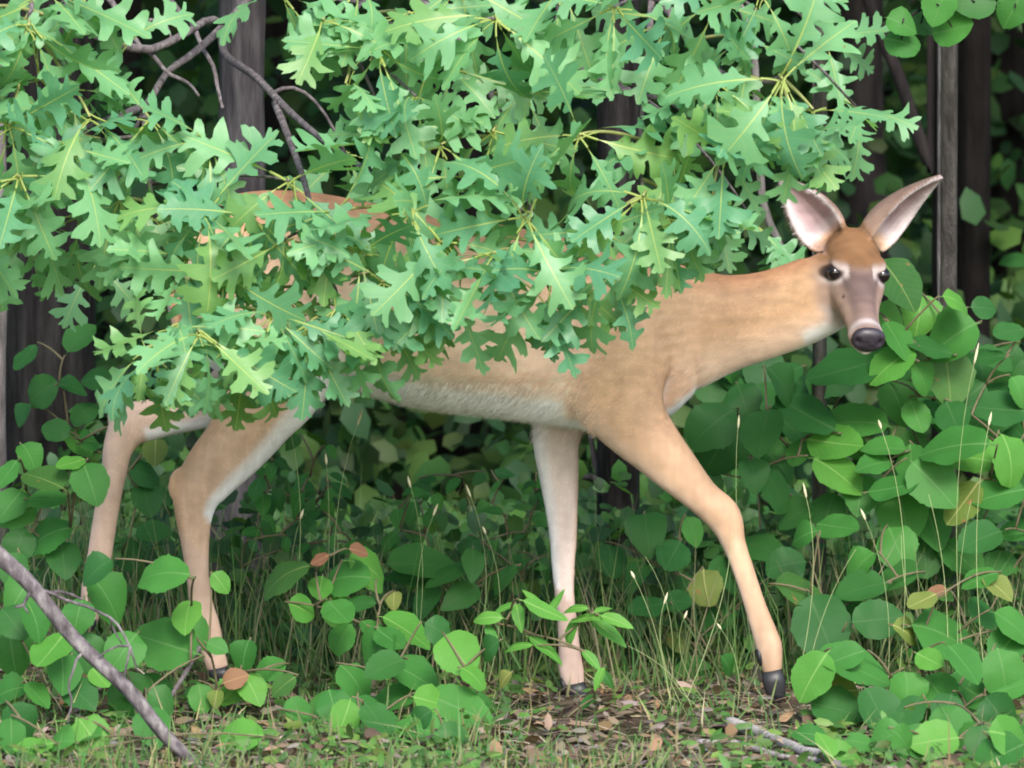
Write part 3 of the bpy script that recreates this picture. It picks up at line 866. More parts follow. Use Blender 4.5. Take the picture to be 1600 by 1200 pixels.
W = [  # px, py, leaves, size, depth
 (-25, 15, 5, 1, -.55), (45, 40, 8, 1.1, -.60), (140, -15, 5, 1, -.50), (-15, 120, 5, 1, -.5), (112, 140, 6, 1, -.5), (140, 182, 7, 1, -.62), (112, 228, 7, 1, -.66), (15, 195, 6, 1.05, -.6),
 (235, 185, 6, .95, -.6), (30, 275, 7, 1.05, -.7), (185, 312, 6, .95, -.55), (-25, 345, 6, 1, -.65), (125, 340, 5, .9, -.45), (325, 218, 8, 1, -.66), (322, 332, 8, 1.15, -.72), (250, 345, 5, .9, -.55), (70, 345, 5, .9, -.45),
 (225, 255, 6, .9, -.5), (60, 120, 6, .95, -.45),
 (452, 282, 8, 1.15, -.70), (440, -10, 6, 1, -.5), (505, 30, 7, 1.05, -.6), (560, -20, 6, 1, -.5), (590, 75, 7, 1.05, -.62), (540, 130, 7, 1, -.6), (650, 150, 7, 1, -.6), (640, 20, 6, 1, -.5),
 (772, 28, 8, 1.1, -.62), (720, -25, 6, 1, -.5), (700, 105, 6, 1, -.5), (820, 145, 7, .95, -.5), (640, 328, 8, 1.1, -.74), (600, 215, 7, 1, -.62), (690, 225, 7, 1, -.62), (730, 275, 6, 1, -.66), (820, 338, 9, 1.15, -.76),
 (905, 210, 8, 1.05, -.66), (1005, 305, 9, 1.15, -.76), (960, 10, 7, 1.05, -.6), (880, -20, 6, 1, -.5), (1055, 238, 6, .9, -.62), (770, 205, 6, 1, -.55), (560, 395, 7, 1, -.68), (445, 375, 7, 1, -.70),
 (690, 378, 6, 1, -.72), (600, 440, 5, .95, -.68), (15, 320, 6, 1.0, -.5), (70, -15, 6, 1.1, -.55), (195, 70, 4, 1.0, -.5), (700, 455, 6, .9, -.62), (770, 395, 6, 1, -.72), (860, 430, 6, 1, -.72), (940, 360, 6, 1, -.68),
 (1222, 122, 9, 1.1, -.76), (1118, 128, 6, .9, -.62), (1120, 5, 7, 1, -.6), (1190, -10, 6, 1, -.6), (1045, 30, 7, 1, -.55), (1132, 236, 7, .95, -.68), (1050, 320, 6, .9, -.6), (1115, 315, 5, .85, -.6), (1220, 195, 7, .9, -.66), (1170, 60, 6, 1, -.56),
 (312, 518, 8, 1.05, -.86), (425, 490, 6, 1.0, -.74), (480, 510, 5, .9, -.72), (355, 545, 4, .8, -.78), (268, 510, 5, .85, -.74), (225, 545, 5, .8, -.78), (385, 560, 5, .85, -.72),
 (530, 478, 8, 1.05, -.70), (470, 490, 5, .9, -.6), (600, 500, 5, .85, -.62), (420, 455, 6, .95, -.66), (1270, 170, 5, .85, -.7), (1243, 215, 5, .8, -.72), (390, 335, 6, 1, -.70), (350, 425, 6, 1, -.72), (290, 400, 5, .95, -.66), (1045, 345, 6, .95, -.70), (950, 425, 5, .9, -.70), (245, 560, 5, .85, -.8), (840, 455, 4, .9, -.7), (530, 330, 5, 1, -.68)]
CLEAR = [(355, 85, 110, 90), (230, 70, 60, 38), (445, 165, 85, 100)]   # the open window with bare branches
leaf_list = []
random.seed(11)
twig_parts = []
for (px, py, nl, s, Y) in W:
    c = P(px, py, Y)
    a = Vector((random.uniform(-.35, .35), -1.0, random.uniform(-.25, .30))).normalized()
    e1 = a.orthogonal().normalized(); e2 = a.cross(e1)
    ph0 = random.uniform(0, 6.28)
    nl = max(4, round(nl * 0.92))
    for k in range(nl):
        ph = ph0 + 2 * math.pi * k / nl + random.uniform(-.5, .5)
        rad = e1 * math.cos(ph) + e2 * math.sin(ph)
        el = random.uniform(-0.35, 0.85)
        d = rad * math.cos(el) + a * math.sin(el)
        d.z -= random.uniform(0.05, 0.75); d.normalize()
        if d.z > 0.45 and random.random() < 0.6: d.z = -d.z
        n_ = a * random.uniform(.2, 1.0) + Vector((0, 0, 1)) * random.uniform(-.1, 1.0) + Vector((random.uniform(-.7, .7), 0, 0))
        L = random.uniform(.126, .196) * s
        base_ = c + d * (0.18 * L)
        mid = c + d * (0.65 * L)
        rl = mid - CAM; tt = FWD.dot(rl); qx = 800 + RGT.dot(rl) / tt * PXM * DIST; qy = 600 - UPV.dot(rl) / tt * PXM * DIST
        if any(((qx - cx) / rx) ** 2 + ((qy - cy) / ry) ** 2 < 1 for cx, cy, rx, ry in CLEAR): continue
        inframe = -60 < qx < 1500 and -60 < qy
        leaf_list.append((inframe, -mid.y, leaf_matrix(base_, d, n_, L), oak_meshes[random.randrange(len(oak_meshes))]))
    # twig back to the nearest limb
    near = min(skel, key=lambda q: (q - c).length + (0.3 if q.z < c.z - 0.02 else 0) + (0.15 if q.y < c.y else 0))
    ln_ = (near - c).length
    if ln_ > 0.01:
        twig_parts.append((bez(near, c + (near - c) * 0.35 - a * min(0.1, ln_ * 0.3) + Vector((0, 0, 0.02)), c, 8), ln_))
for pts_, ln_ in twig_parts:
    V, F = tube(pts_, [0.0045 - 0.0018 * i / 7 for i in range(8)], 6)
    link('twig', new_mesh('twig', [v - OL for v in V], F, M['twig'] if ln_ > 0.25 else M['greentwig']), oak)
# darker spray of the same oak hanging farther back beside the ear
for (px, py, nl, s, Y) in [(1345, 175, 5, .9, .55), (1180, 350, 5, .9, .5), (1290, 60, 4, .8, .6), (540, 240, 4, .9, .3), (860, 130, 4, .9, .3), (150, 410, 4, .9, .2)]:
    c = P(px, py, Y)
    for k in range(nl):
        d = Vector((random.uniform(-1, 1), random.uniform(-.5, .2), random.uniform(-.9, .1))).normalized()
        L = random.uniform(.13, .17) * s
        leaf_list.append((True, -5, leaf_matrix(c + d * .02, d, Vector((random.uniform(-.4, .4), -.8, .5)), L), oak_meshes[random.randrange(16)]))
    near = min(skel, key=lambda q: (q - c).length)
    V, F = tube(bez(near, (near + c) / 2 + Vector((0, 0, .12)), c, 8), [0.005 - 0.002 * i / 7 for i in range(8)], 6)
    link('twig', new_mesh('twig', [v - OL for v in V], F, M['twig']), oak)
leaf_list.sort(key=lambda q: (not q[0], -q[1]))
for (_, _, mt, me) in leaf_list[:300]:
    add_leaf('leaf', me, oak, mt)
# the rest and the high crown as one mass
def merge_leaves(items):
    Vs, Fs, Us = [], [], []
    return Vs
rest = leaf_list[300:]
for k in range(1500):                                     # high crown, out of the picture
    c = Vector((ox + random.gauss(0, 1.0), oy + 0.4 + random.gauss(0, .9), 2.3 + abs(random.gauss(0, 1.6))))
    d = Vector((random.uniform(-1, 1), random.uniform(-1, 1), random.uniform(-.7, .3)))
    rest.append((False, 0, leaf_matrix(c, d, Vector((random.uniform(-.5, .5), random.uniform(-.7, .3), 1)), random.uniform(.13, .19)), oak_meshes[random.randrange(16)]))
src = {}
for me in oak_meshes:
    v = np.empty(len(me.vertices) * 3, dtype=np.float32); me.vertices.foreach_get('co', v)
    lt = [tuple(p.vertices) for p in me.polygons]
    uv = np.empty(len(me.loops) * 2, dtype=np.float32); me.uv_layers[0].data.foreach_get('uv', uv)
    src[me.name] = (v.reshape(-1, 3), lt, uv)
Vs, Fs, Us, o = [], [], [], 0
for (_, _, mt, me) in rest:
    v, lt, uv = src[me.name]
    m3 = np.array(mt.to_3x3()); Vs.append(v @ m3.T + np.array(mt.translation) - np.array(OL))
    Fs += [tuple(i + o for i in f) for f in lt]; Us.append(uv); o += len(v)
cm = new_mesh('crown', np.concatenate(Vs).tolist(), Fs, M['oak'])
ul = cm.uv_layers.new(name='uv'); ul.data.foreach_set('uv', np.concatenate(Us))
crown = link('crown', cm, oak); crown['kind'] = 'stuff'

# ------------------------------------------------------------------ shrubs and low plants
def plant(name, label, cat, base, leaves, kind='round', group=None, spread=0.10, tilt=0.65, stem_mat='stem', face=-0.8, stem_r=0.003):
    """leaves: (px, py, length px, colour key index, [angle], [Y])"""
    root = empty(name, base); tag(root, label, cat, group)
    nodes = [Vector(base)]; segs = []
    items = []
    keys = ['shrub', 'shrub_bright', 'shrub_dark', 'shrub_yellow', 'shrub_brown', 'shrub_spot']
    for lf in leaves:
        px, py, L, ck = lf[:4]
        ang = lf[4] if len(lf) > 4 and lf[4] is not None else random.gauss(-90, 55)
        Y = lf[5] if len(lf) > 5 else base.y + random.uniform(-spread, spread)
        c = P(px, py, Y)
        g = gz(c.x, c.y)
        if c.z < g + 0.03:                        # keep above the soil: slide toward the camera along the ray
            c = G(px, py); c.z += 0.05
        n_ = Vector((random.uniform(-.6, .6), face, tilt + random.uniform(-.35, .9)))
        d = Vector((math.cos(R(ang)), random.uniform(-.35, .2), math.sin(R(ang)) * 0.9))
        d = (d - n_.normalized() * d.dot(n_.normalized()) * 0.9).normalized()
        Lm = L / PXM * random.uniform(.86, 1.02)
        items.append((c - d * (Lm * 0.5), d, n_, Lm, keys[ck], c))
    items.sort(key=lambda q: q[0].z)
    parts = []
    # main stems rise to the highest leaves
    for (b, d, n_, Lm, key, c) in items:
        b2 = b - d * 0.1 * Lm
        q = min(nodes, key=lambda m: (m - b2).length + (0.6 * max(0, m.z - b2.z)))
        mid = (q + b2) / 2 + Vector((random.uniform(-.01, .01), random.uniform(-.01, .03), (b2 - q).length * 0.12))
        cv = bez(q, mid, b2, 6)
        parts.append(tube(cv, [stem_r * (1 - 0.4 * i / 5) for i in range(6)], 5))
        if random.random() < 0.75: nodes += [cv[2], cv[3], cv[4]]
    V, F = join(parts)
    link('stem', new_mesh('stem', [v - root.location for v in V], F, M[stem_mat]), root)
    for (b, d, n_, Lm, key, c) in items:
        add_leaf('leaf', SHR[key, kind][random.randrange(5)], root, leaf_matrix(b, d, n_, Lm))
    return root

random.seed(21)
def at_ground(px, Y):
    p = P(px, 900, Y); return Vector((p.x, p.y, gz(p.x, p.y)))

def fill(x0, x1, y0, y1, n, L, cols=(0, 0, 2, 2)):  # the dark leaf colour in cols stands in for shade
    return [(random.uniform(x0, x1), random.uniform(y0, y1), random.uniform(*L), random.choice(cols)) for _ in range(n)]

plant('leafy_shrub', 'round-leaved shrub just beyond the deer\'s muzzle', 'shrub', at_ground(1440, .45),
      [(1408, 438, 120, 5, -70), (1439, 491, 92, 1, -100), (1388, 492, 72, 1), (1404, 530, 78, 0), (1390, 565, 92, 1, -150), (1330, 578, 150, 2, 180), (1481, 526, 105, 0), (1446, 592, 62, 0), (1484, 589, 105, 5),
       (1450, 545, 90, 2), (1505, 627, 95, 2), (1407, 627, 84, 0), (1432, 652, 70, 0), (1456, 638, 56, 0), (1500, 466, 60, 1, 20), (1540, 560, 70, 2), (1561, 641, 100, 2), (1597, 610, 66, 0), (1490, 655, 90, 2), (1575, 520, 60, 2), (1540, 480, 50, 2)])
plant('leafy_shrub', 'broad-leaved shrub right behind the deer\'s reaching foreleg', 'shrub', at_ground(1290, .42),
      [(1330, 652, 122, 0, 170), (1257, 648, 112, 2), (1190, 673, 104, 2), (1113, 659, 112, 2), (1124, 701, 125, 2), (1306, 694, 104, 1, -30), (1250, 708, 70, 0), (1313, 736, 112, 1, -60), (1365, 722, 70, 0),
       (1380, 697, 84, 0), (1345, 771, 88, 0), (1220, 760, 90, 2), (1180, 740, 70, 2), (1240, 800, 80, 2), (1100, 760, 80, 2), (1290, 800, 80, 2), (1160, 620, 80, 2), (1230, 600, 90, 2)])
plant('leafy_shrub', 'bushy shrub with wide pale-edged leaves at the edge of the wood', 'shrub', at_ground(1500, .38),
      [(1488, 690, 124, 0, 160), (1523, 711, 124, 1, -20), (1586, 715, 94, 1), (1460, 753, 104, 0), (1505, 788, 90, 3), (1397, 764, 86, 0), (1425, 725, 76, 0), (1411, 802, 112, 0), (1560, 770, 90, 0), (1590, 830, 80, 0),
       (1530, 840, 80, 2), (1460, 818, 96, 0), (1505, 870, 90, 0), (1560, 880, 70, 2), (1440, 870, 80, 2), (1590, 770, 80, 2)])
plant('leafy_shrub', 'low shrub with a yellowing leaf between the deer\'s forelegs', 'shrub', at_ground(1100, .36),
      [(1100, 913, 78, 3, -80), (1061, 1000, 54, 3), (1180, 840, 130, 2, 120), (1140, 900, 90, 2), (1050, 870, 80, 2), (1010, 830, 90, 2), (990, 900, 70, 2), (1120, 970, 80, 2), (1080, 1045, 70, 0), (1141, 1077, 45, 0), (1010, 950, 70, 2), (1060, 940, 60, 2), (960, 870, 70, 2), (1085, 830, 60, 0)])
plant('leafy_shrub', 'shrub with one red-tinged olive leaf behind the planted front hoof', 'shrub', at_ground(1300, .20),
      [(1257, 920, 108, 5, -20), (1338, 881, 78, 0), (1345, 916, 90, 2), (1285, 980, 134, 2, -70), (1372, 969, 96, 2), (1310, 825, 78, 0), (1250, 836, 56, 0), (1320, 950, 80, 2), (1230, 880, 70, 2), (1400, 900, 80, 2), (1400, 850, 80, 0)])
plant('leafy_shrub', 'low shrub with a wide flat leaf and a small pink withered leaf', 'shrub', at_ground(1500, .05),
      [(1561, 916, 64, 3), (1463, 925, 38, 4), (1498, 986, 150, 0, 0), (1421, 986, 62, 3), (1590, 976, 94, 0), (1440, 940, 60, 3), (1545, 950, 80, 0), (1570, 1010, 80, 0), (1440, 1000, 70, 2), (1530, 900, 70, 0)])
plant('low_plant', 'low bright round-leaved plant in front of the planted front hoof', 'plant', at_ground(1345, -.55),
      [(1267, 1056, 90, 1, -120), (1306, 1078, 76, 3, 180), (1337, 1039, 138, 0, -10), (1320, 1025, 66, 0), (1344, 1109, 104, 0, -150), (1390, 1112, 70, 0, -60), (1421, 1084, 76, 0), (1310, 1144, 86, 2), (1376, 1150, 86, 2)], spread=.08)
plant('low_plant', 'low plant of overlapping round leaves right below the wide flat leaf', 'plant', at_ground(1480, -.6),
      [(1453, 1032, 54, 1), (1509, 1035, 76, 0), (1467, 1084, 86, 0), (1446, 1116, 94, 0, -120), (1505, 1120, 86, 0), (1540, 1095, 86, 0, -50), (1572, 1050, 94, 0), (1582, 1075, 80, 0), (1561, 1116, 76, 2), (1420, 1150, 70, 2), (1480, 1150, 70, 2)], spread=.08)
plant('low_plant', 'small pale green plant beside the grey sticks on the ground', 'plant', G(1300, 1205),
      [(1320, 1177, 66, 1, 0), (1264, 1182, 60, 0, 160), (1290, 1160, 55, 1, 90), (1345, 1195, 50, 0)], kind='oval', spread=.05)
plant('low_plant', 'pale broad-leaved plant on bare litter beyond the flat rosette', 'plant', G(1570, 1205),
      [(1586, 1147, 86, 1), (1555, 1182, 96, 0), (1600, 1185, 80, 0), (1530, 1200, 60, 2)], spread=.06)
plant('low_plant', 'flat rosette of rounded leaves between the overlapping plant and the pale broad-leaved one', 'plant', G(1450, 1190),
      [(1440, 1160, 80, 0), (1490, 1170, 84, 0), (1400, 1180, 70, 2), (1460, 1195, 80, 1), (1520, 1160, 70, 0), (1380, 1150, 66, 0), (1420, 1200, 66, 0)], spread=.06)
plant('low_plant', 'patch of mid-green rounded leaves beside the floppy long-leaved plant', 'plant', G(560, 1150),
      [(560, 1120, 76, 0), (520, 1100, 70, 0), (590, 1165, 70, 2), (500, 1140, 66, 0), (540, 1160, 70, 1), (470, 1110, 60, 0)], spread=.06)
plant('low_plant', 'leafy plant under the belly with two small orange withered leaves', 'plant', at_ground(585, -.25),
      [(537, 895, 92, 0, 160), (586, 885, 90, 1, -10), (562, 860, 34, 4), (639, 983, 90, 1, -30), (614, 937, 34, 3), (530, 958, 74, 0), (583, 986, 56, 0), (583, 1018, 92, 0), (500, 920, 60, 1), (476, 951, 64, 1), (528, 951, 60, 1), (530, 995, 62, 0), (560, 940, 60, 2), (437, 892, 94, 5, 175), (500, 875, 32, 4), (610, 1000, 60, 0)])
plant('low_plant', 'bluish-green lobed seedling under the middle of the belly', 'plant', at_ground(670, .15),
      [(667, 878, 140, 2, 20), (640, 900, 90, 2, 160), (700, 900, 90, 2), (720, 930, 80, 2), (660, 940, 80, 2), (740, 880, 70, 2), (780, 900, 70, 2)], kind='oval')
plant('low_plant', 'low plant of round leaves with a single round yellow leaf', 'plant', at_ground(700, -.5),
      [(716, 1021, 90, 1, -60), (744, 1053, 50, 1), (786, 1060, 36, 3), (650, 1053, 96, 0, -45), (614, 1091, 80, 0, 180), (674, 1095, 64, 1), (740, 1095, 80, 0, -20), (560, 1060, 80, 0), (690, 985, 60, 2), (760, 1015, 50, 2), (600, 1040, 70, 2)])
plant('low_plant', 'floppy long-leaved plant among short grass and litter', 'plant', G(680, 1165),
      [(720, 1147, 120, 0, -30), (650, 1130, 90, 0, 150), (712, 1182, 56, 2), (650, 1165, 60, 2), (600, 1150, 60, 0)], kind='oval', spread=.05)
plant('seedling', 'bright seedling of pointed leaflets crossing the straight foreleg', 'plant', at_ground(880, -.40),
      [(810, 962, 56, 1, -80), (852, 955, 80, 1, -25), (786, 948, 50, 1, 170), (887, 986, 56, 1, -100), (915, 962, 66, 1, 170), (954, 986, 72, 1, -40), (807, 1004, 56, 1, 170), (856, 1011, 78, 1, -35), (943, 950, 40, 1, 40), (831, 934, 40, 1, 120),
       (965, 969, 56, 1, -20), (758, 962, 56, 1, 178), (895, 945, 50, 1, 150), (925, 1030, 50, 1, -50), (935, 1060, 45, 1), (770, 990, 50, 0), (915, 1095, 45, 0), (950, 1100, 40, 0), (870, 940, 50, 1, 60)], kind='lance', spread=.06)
plant('low_plant', 'plant with a half-red withered leaf at the near hind foot', 'plant', at_ground(345, -.45),
      [(346, 910, 42, 1), (368, 1060, 42, 4, 30), (336, 1091, 34, 3), (395, 1074, 66, 1), (378, 1025, 60, 0), (441, 1070, 52, 5), (311, 990, 66, 0), (340, 1010, 40, 0, -20), (420, 1040, 60, 0), (360, 1075, 60, 1), (310, 1090, 50, 0), (315, 1130, 50, 0)], spread=.08)
plant('low_plant', 'broad-leaved plant growing through the fork of the dead branch', 'plant', at_ground(215, -.55),
      [(259, 1007, 118, 0, 150), (252, 888, 96, 0, 175), (175, 934, 96, 0), (147, 888, 60, 2), (196, 1011, 76, 0), (157, 1060, 46, 1, -70), (238, 1074, 76, 0), (255, 1095, 60, 2), (210, 1130, 90, 0, -80), (238, 1175, 80, 0), (290, 960, 66, 1), (120, 960, 70, 0), (140, 1020, 76, 2)])
plant('low_plant', 'broad-leaved plant crowding the dark side of the dead branch', 'plant', at_ground(60, -.6),
      [(80, 1018, 92, 1, -100), (17, 1018, 86, 0), (60, 969, 66, 0), (126, 1084, 76, 2), (30, 930, 66, 0), (20, 970, 70, 2), (100, 1050, 70, 0), (10, 1075, 66, 0), (60, 1085, 60, 0)])
plant('low_plant', 'low ragged plant on the litter under the dead branch', 'plant', G(90, 1190),
      [(140, 1144, 70, 1), (35, 1137, 78, 2), (52, 1168, 66, 1), (87, 1154, 66, 0), (130, 1185, 60, 0), (20, 1190, 60, 0), (371, 1182, 80, 1, 178, -1.1)], spread=.06)
plant('leafy_shrub', 'shrub with one olive-brown leaf behind the deer\'s hind hock', 'shrub', at_ground(90, -.3),
      [(67, 745, 86, 5, 130, -.35), (142, 752, 84, 0, -80, -.4), (12, 742, 60, 0), (15, 787, 70, 0), (75, 782, 70, 0), (21, 797, 84, 0), (70, 829, 90, 0, 170), (110, 725, 52, 1), (50, 712, 56, 0), (30, 850, 70, 2), (100, 870, 70, 2), (20, 890, 70, 2)], spread=.12)
plant('leafy_shrub', 'dim shrub seen between the deer\'s two hind legs', 'shrub', at_ground(235, .40),
      [(242, 705, 52, 3), (232, 737, 70, 2), (125, 692, 60, 1), (145, 687, 56, 0), (85, 670, 60, 2), (32, 645, 50, 2), (230, 780, 70, 2), (240, 830, 70, 2), (200, 860, 70, 2), (130, 640, 60, 2), (60, 610, 70, 2), (115, 600, 60, 2), (150, 590, 60, 2), (40, 560, 60, 2), (125, 525, 66, 2, 70), (250, 660, 50, 2)])
plant('leafy_shrub', 'dark shrub behind the deer\'s near hind leg', 'shrub', at_ground(450, .45),
      fill(350, 560, 690, 880, 34, (28, 52), (2, 0, 0)), kind='oval')
plant('leafy_shrub', 'dark shrub below the white belly fringe', 'shrub', at_ground(740, .55),
      fill(600, 860, 740, 900, 36, (26, 48), (2, 0, 0)), kind='oval')
plant('leafy_shrub', 'deep-shade shrub behind the bent grey stem', 'shrub', at_ground(1200, .75),
      fill(1100, 1330, 560, 720, 16, (70, 105), (2, 2, 2, 0)))
plant('leafy_shrub', 'deep-shade shrub at the foot of the pale sapling', 'shrub', at_ground(1500, .85),
      fill(1400, 1620, 560, 800, 26, (60, 100), (2, 2, 2, 0)))

# ------------------------------------------------------------------ trees behind
def scatter(name, C, D, N, L, W_, tint, mat, parent=None, bend=0.15, shape='oval'):
    """many small leaves as one mesh: centre, direction, normal, length, width (arrays)"""
    D = D / np.linalg.norm(D, axis=1)[:, None]
    N = N - D * (N * D).sum(1)[:, None]; N /= np.linalg.norm(N, axis=1)[:, None] + 1e-9
    S = np.cross(D, N)
    if shape == 'oval':
        pr = [(0, 0, 0), (.5, .25, -.02), (.42, .7, -.06), (0, 1.0, -.14), (-.42, .7, -.06), (-.5, .25, -.02), (0, .5, .03)]
        fc_ = [(0, 1, 6), (1, 2, 6), (2, 3, 6), (3, 4, 6), (4, 5, 6), (5, 0, 6)]
    else:
        pr = [(-.5, 0, 0), (.5, 0, 0), (-.35, .5, -.02), (.35, .5, -.02), (0, 1.0, -bend)]
        fc_ = [(0, 1, 3), (0, 3, 2), (2, 3, 4)]
    V = np.stack([C + S * (p[0] * W_)[:, None] + D * (p[1] * L)[:, None] + N * (p[2] * L)[:, None] for p in pr], axis=1)
    n, k = V.shape[:2]
    F = (np.arange(n)[:, None, None] * k + np.array(fc_)[None]).reshape(-1, 3)
    me = big_mesh(name, V.reshape(-1, 3), F, mat, np.repeat(tint, k, axis=0), True)
    return link(name, me, parent)

def tints(n, cols, jit=0.2):
    c = np.array(cols)[rng.integers(0, len(cols), n)]
    return np.clip(c * rng.normal(1, jit, (n, 1)) * rng.normal(1, 0.06, (n, 3)), 0.004, 0.9)
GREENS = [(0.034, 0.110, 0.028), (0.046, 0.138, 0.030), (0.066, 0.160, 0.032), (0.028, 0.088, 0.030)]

SHADED_GREENS = [(a * .68, b * .68, c * .72) for a, b, c in GREENS]  # greens darkened so woodland shade sits in the leaf colour
def tree(name, label, rows, Y, w0, w1, mat, crown_r=1.6, crown_z=(2.2, 6.5), nleaf=1800, top=6.5, branches=()):
    """rows: (px, py) down the visible trunk from top to bottom at depth Y"""
    pts_ = [P(px, py, Y + (r[0] if r else 0)) for px, py, *r in rows]
    b = pts_[-1]; b = Vector((b.x, b.y, gz(b.x, b.y)))
    t0, t1 = pts_[0], pts_[1]
    drift = (t0 - t1); drift = drift / max(0.2, drift.z) if drift.z > 0 else Vector((0, 0, 1))
    up = [t0 + drift * ((top - t0.z) * f) * 1.0 for f in (1.0, .75, .5, .25)]
    for i, q in enumerate(up): q.x += 0.1 * math.sin(i * 2 + b.x)
    allp = up + pts_ + [b + Vector((0, 0, -0.08))]
    if allp[-2].z < allp[-1].z: allp.pop(-2)
    A = catmull([tuple(q) for q in allp], 44)
    pp = [Vector(a) for a in A]
    root = empty(name, b); tag(root, label, 'tree')
    rr = [(w0 + (w1 - w0) * min(1, max(0, (t0.z - q.z) / max(.1, t0.z - b.z)))) / 2 * (1 if q.z < t0.z else max(.25, 1 - (q.z - t0.z) / (top - t0.z) * .7)) + 0.3 * w1 * math.exp(-max(0, q.z - b.z) * 9) for q in pp]
    V, F = tube(pp, rr, 14, 0.2)
    link('trunk', new_mesh('trunk', [v - root.location for v in V], F, mat), root)
    for br in branches:
        q = [P(x, y, Y + dy) for x, y, dy in br]
        A = catmull([tuple(a) for a in q], 12)
        V, F = tube([Vector(a) for a in A], [w1 * .22 * (1 - .6 * i / 11) for i in range(12)], 7, .2)
        link('branch', new_mesh('branch', [v - root.location for v in V], F, mat), root)
    n = nleaf
    C = np.stack([b.x + drift.x * 3 + rng.normal(0, crown_r * .6, n), b.y + rng.normal(0.3, crown_r * .6, n), rng.uniform(*crown_z, n)], 1) - np.array(b)
    D = rng.normal(0, 1, (n, 3)); D[:, 2] -= 0.5
    N = rng.normal(0, .5, (n, 3)); N[:, 2] += 1
    L = rng.uniform(.09, .16, n)
    c = scatter('crown', C, D, N, L, L * .65, tints(n, GREENS), M['foliage'], root); c['kind'] = 'stuff'
    return root

def pw(px, Y): return px / PXM * (DIST + Y) / DIST
tree('forest_tree', 'stout grey trunk at the rear of the deer, half hidden by drooping leaves', [(66, 200), (66, 400), (70, 540), (72, 640)], 2.0, pw(88, 2), pw(98, 2), M['bark_grey'])
tree('forest_tree', 'slim upright pole at the far end from the deer\'s head', [(-2, 300), (-4, 500), (-6, 700), (-6, 800)], .75, pw(28, .7), pw(32, .7), M['bark_pale'], nleaf=700)
tree('forest_tree', 'dark trunk beyond the tangle of bare oak twigs', [(200, -40), (196, 200), (190, 500)], 4.5, pw(36, 4), pw(40, 4), M['bark_brown'])
tree('forest_tree', 'grey trunk rising behind the deer\'s shoulder with forked low branches', [(955, -40), (957, 150), (962, 500), (962, 700), (965, 820), (966, 900)], 1.15, pw(48, 1), pw(42, 1), M['bark_grey'],
     branches=([(955, 790, 0), (930, 750, -.05), (905, 745, -.1)], [(950, 760, 0), (930, 720, 0.02), (922, 680, 0.02)], [(965, 840, 0), (990, 880, .03), (1000, 930, .05)]))
tree('forest_tree', 'thick dark trunk between the deer\'s ears', [(1345, -40), (1345, 150), (1350, 350), (1350, 500)], 5.0, pw(74, 5), pw(80, 5), M['bark_brown'])
tree('forest_tree', 'straight pale sapling beside the tip of the deer\'s raised ear', [(1474, -30), (1474, 150), (1473, 330), (1474, 480), (1478, 560), (1480, 640)], .95, pw(18, .9), pw(19, .9), M['bark_pale'], nleaf=300, crown_r=.8,
     branches=([(1474, 480, 0), (1450, 465, -.03), (1432, 462, -.06)],))
tree('forest_tree', 'brown trunk standing close behind the pale sapling', [(1532, -40), (1530, 150), (1522, 330), (1520, 480)], 3.4, pw(34, 3), pw(36, 3), M['bark_brown'])
tree('forest_tree', 'thin leaning dark stem crossing toward the pale sapling', [(1346, -40), (1375, 50), (1405, 120), (1428, 190), (1446, 240), (1462, 290), (1475, 400)], 2.4, pw(19, 2.4), pw(24, 2.4), M['bark_brown'], nleaf=300, crown_r=.8, top=5)
tree('forest_tree', 'crooked thin stem showing behind the nape of the deer\'s neck', [(1188, 280), (1200, 340), (1215, 375), (1232, 420), (1262, 490), (1276, 540), (1280, 640)], .7, pw(13, .7), pw(15, .7), M['bark_pale'], nleaf=200, crown_r=.7, top=3.5, crown_z=(2.2, 3.5))
tree('forest_tree', 'dark trunk behind the oak leaves above the deer\'s back', [(700, -40), (702, 200), (700, 500)], 4.0, pw(60, 4), pw(66, 4), M['bark_brown'])
tree('forest_tree', 'dim slender trunk right of the brown trunk in the deep wood', [(1580, -40), (1578, 200), (1572, 450)], 6.5, pw(34, 6), pw(38, 6), M['bark_brown'])
tree('forest_tree', 'dim slender trunk in the deep wood beyond the oak\'s own trunk', [(445, -40), (440, 200), (436, 450)], 6.0, pw(40, 6), pw(46, 6), M['bark_brown'])
tree('forest_tree', 'dark trunk in the deep wood left of the thick trunk', [(1275, -40), (1272, 200), (1270, 450)], 7.5, pw(44, 7), pw(50, 7), M['bark_brown'])

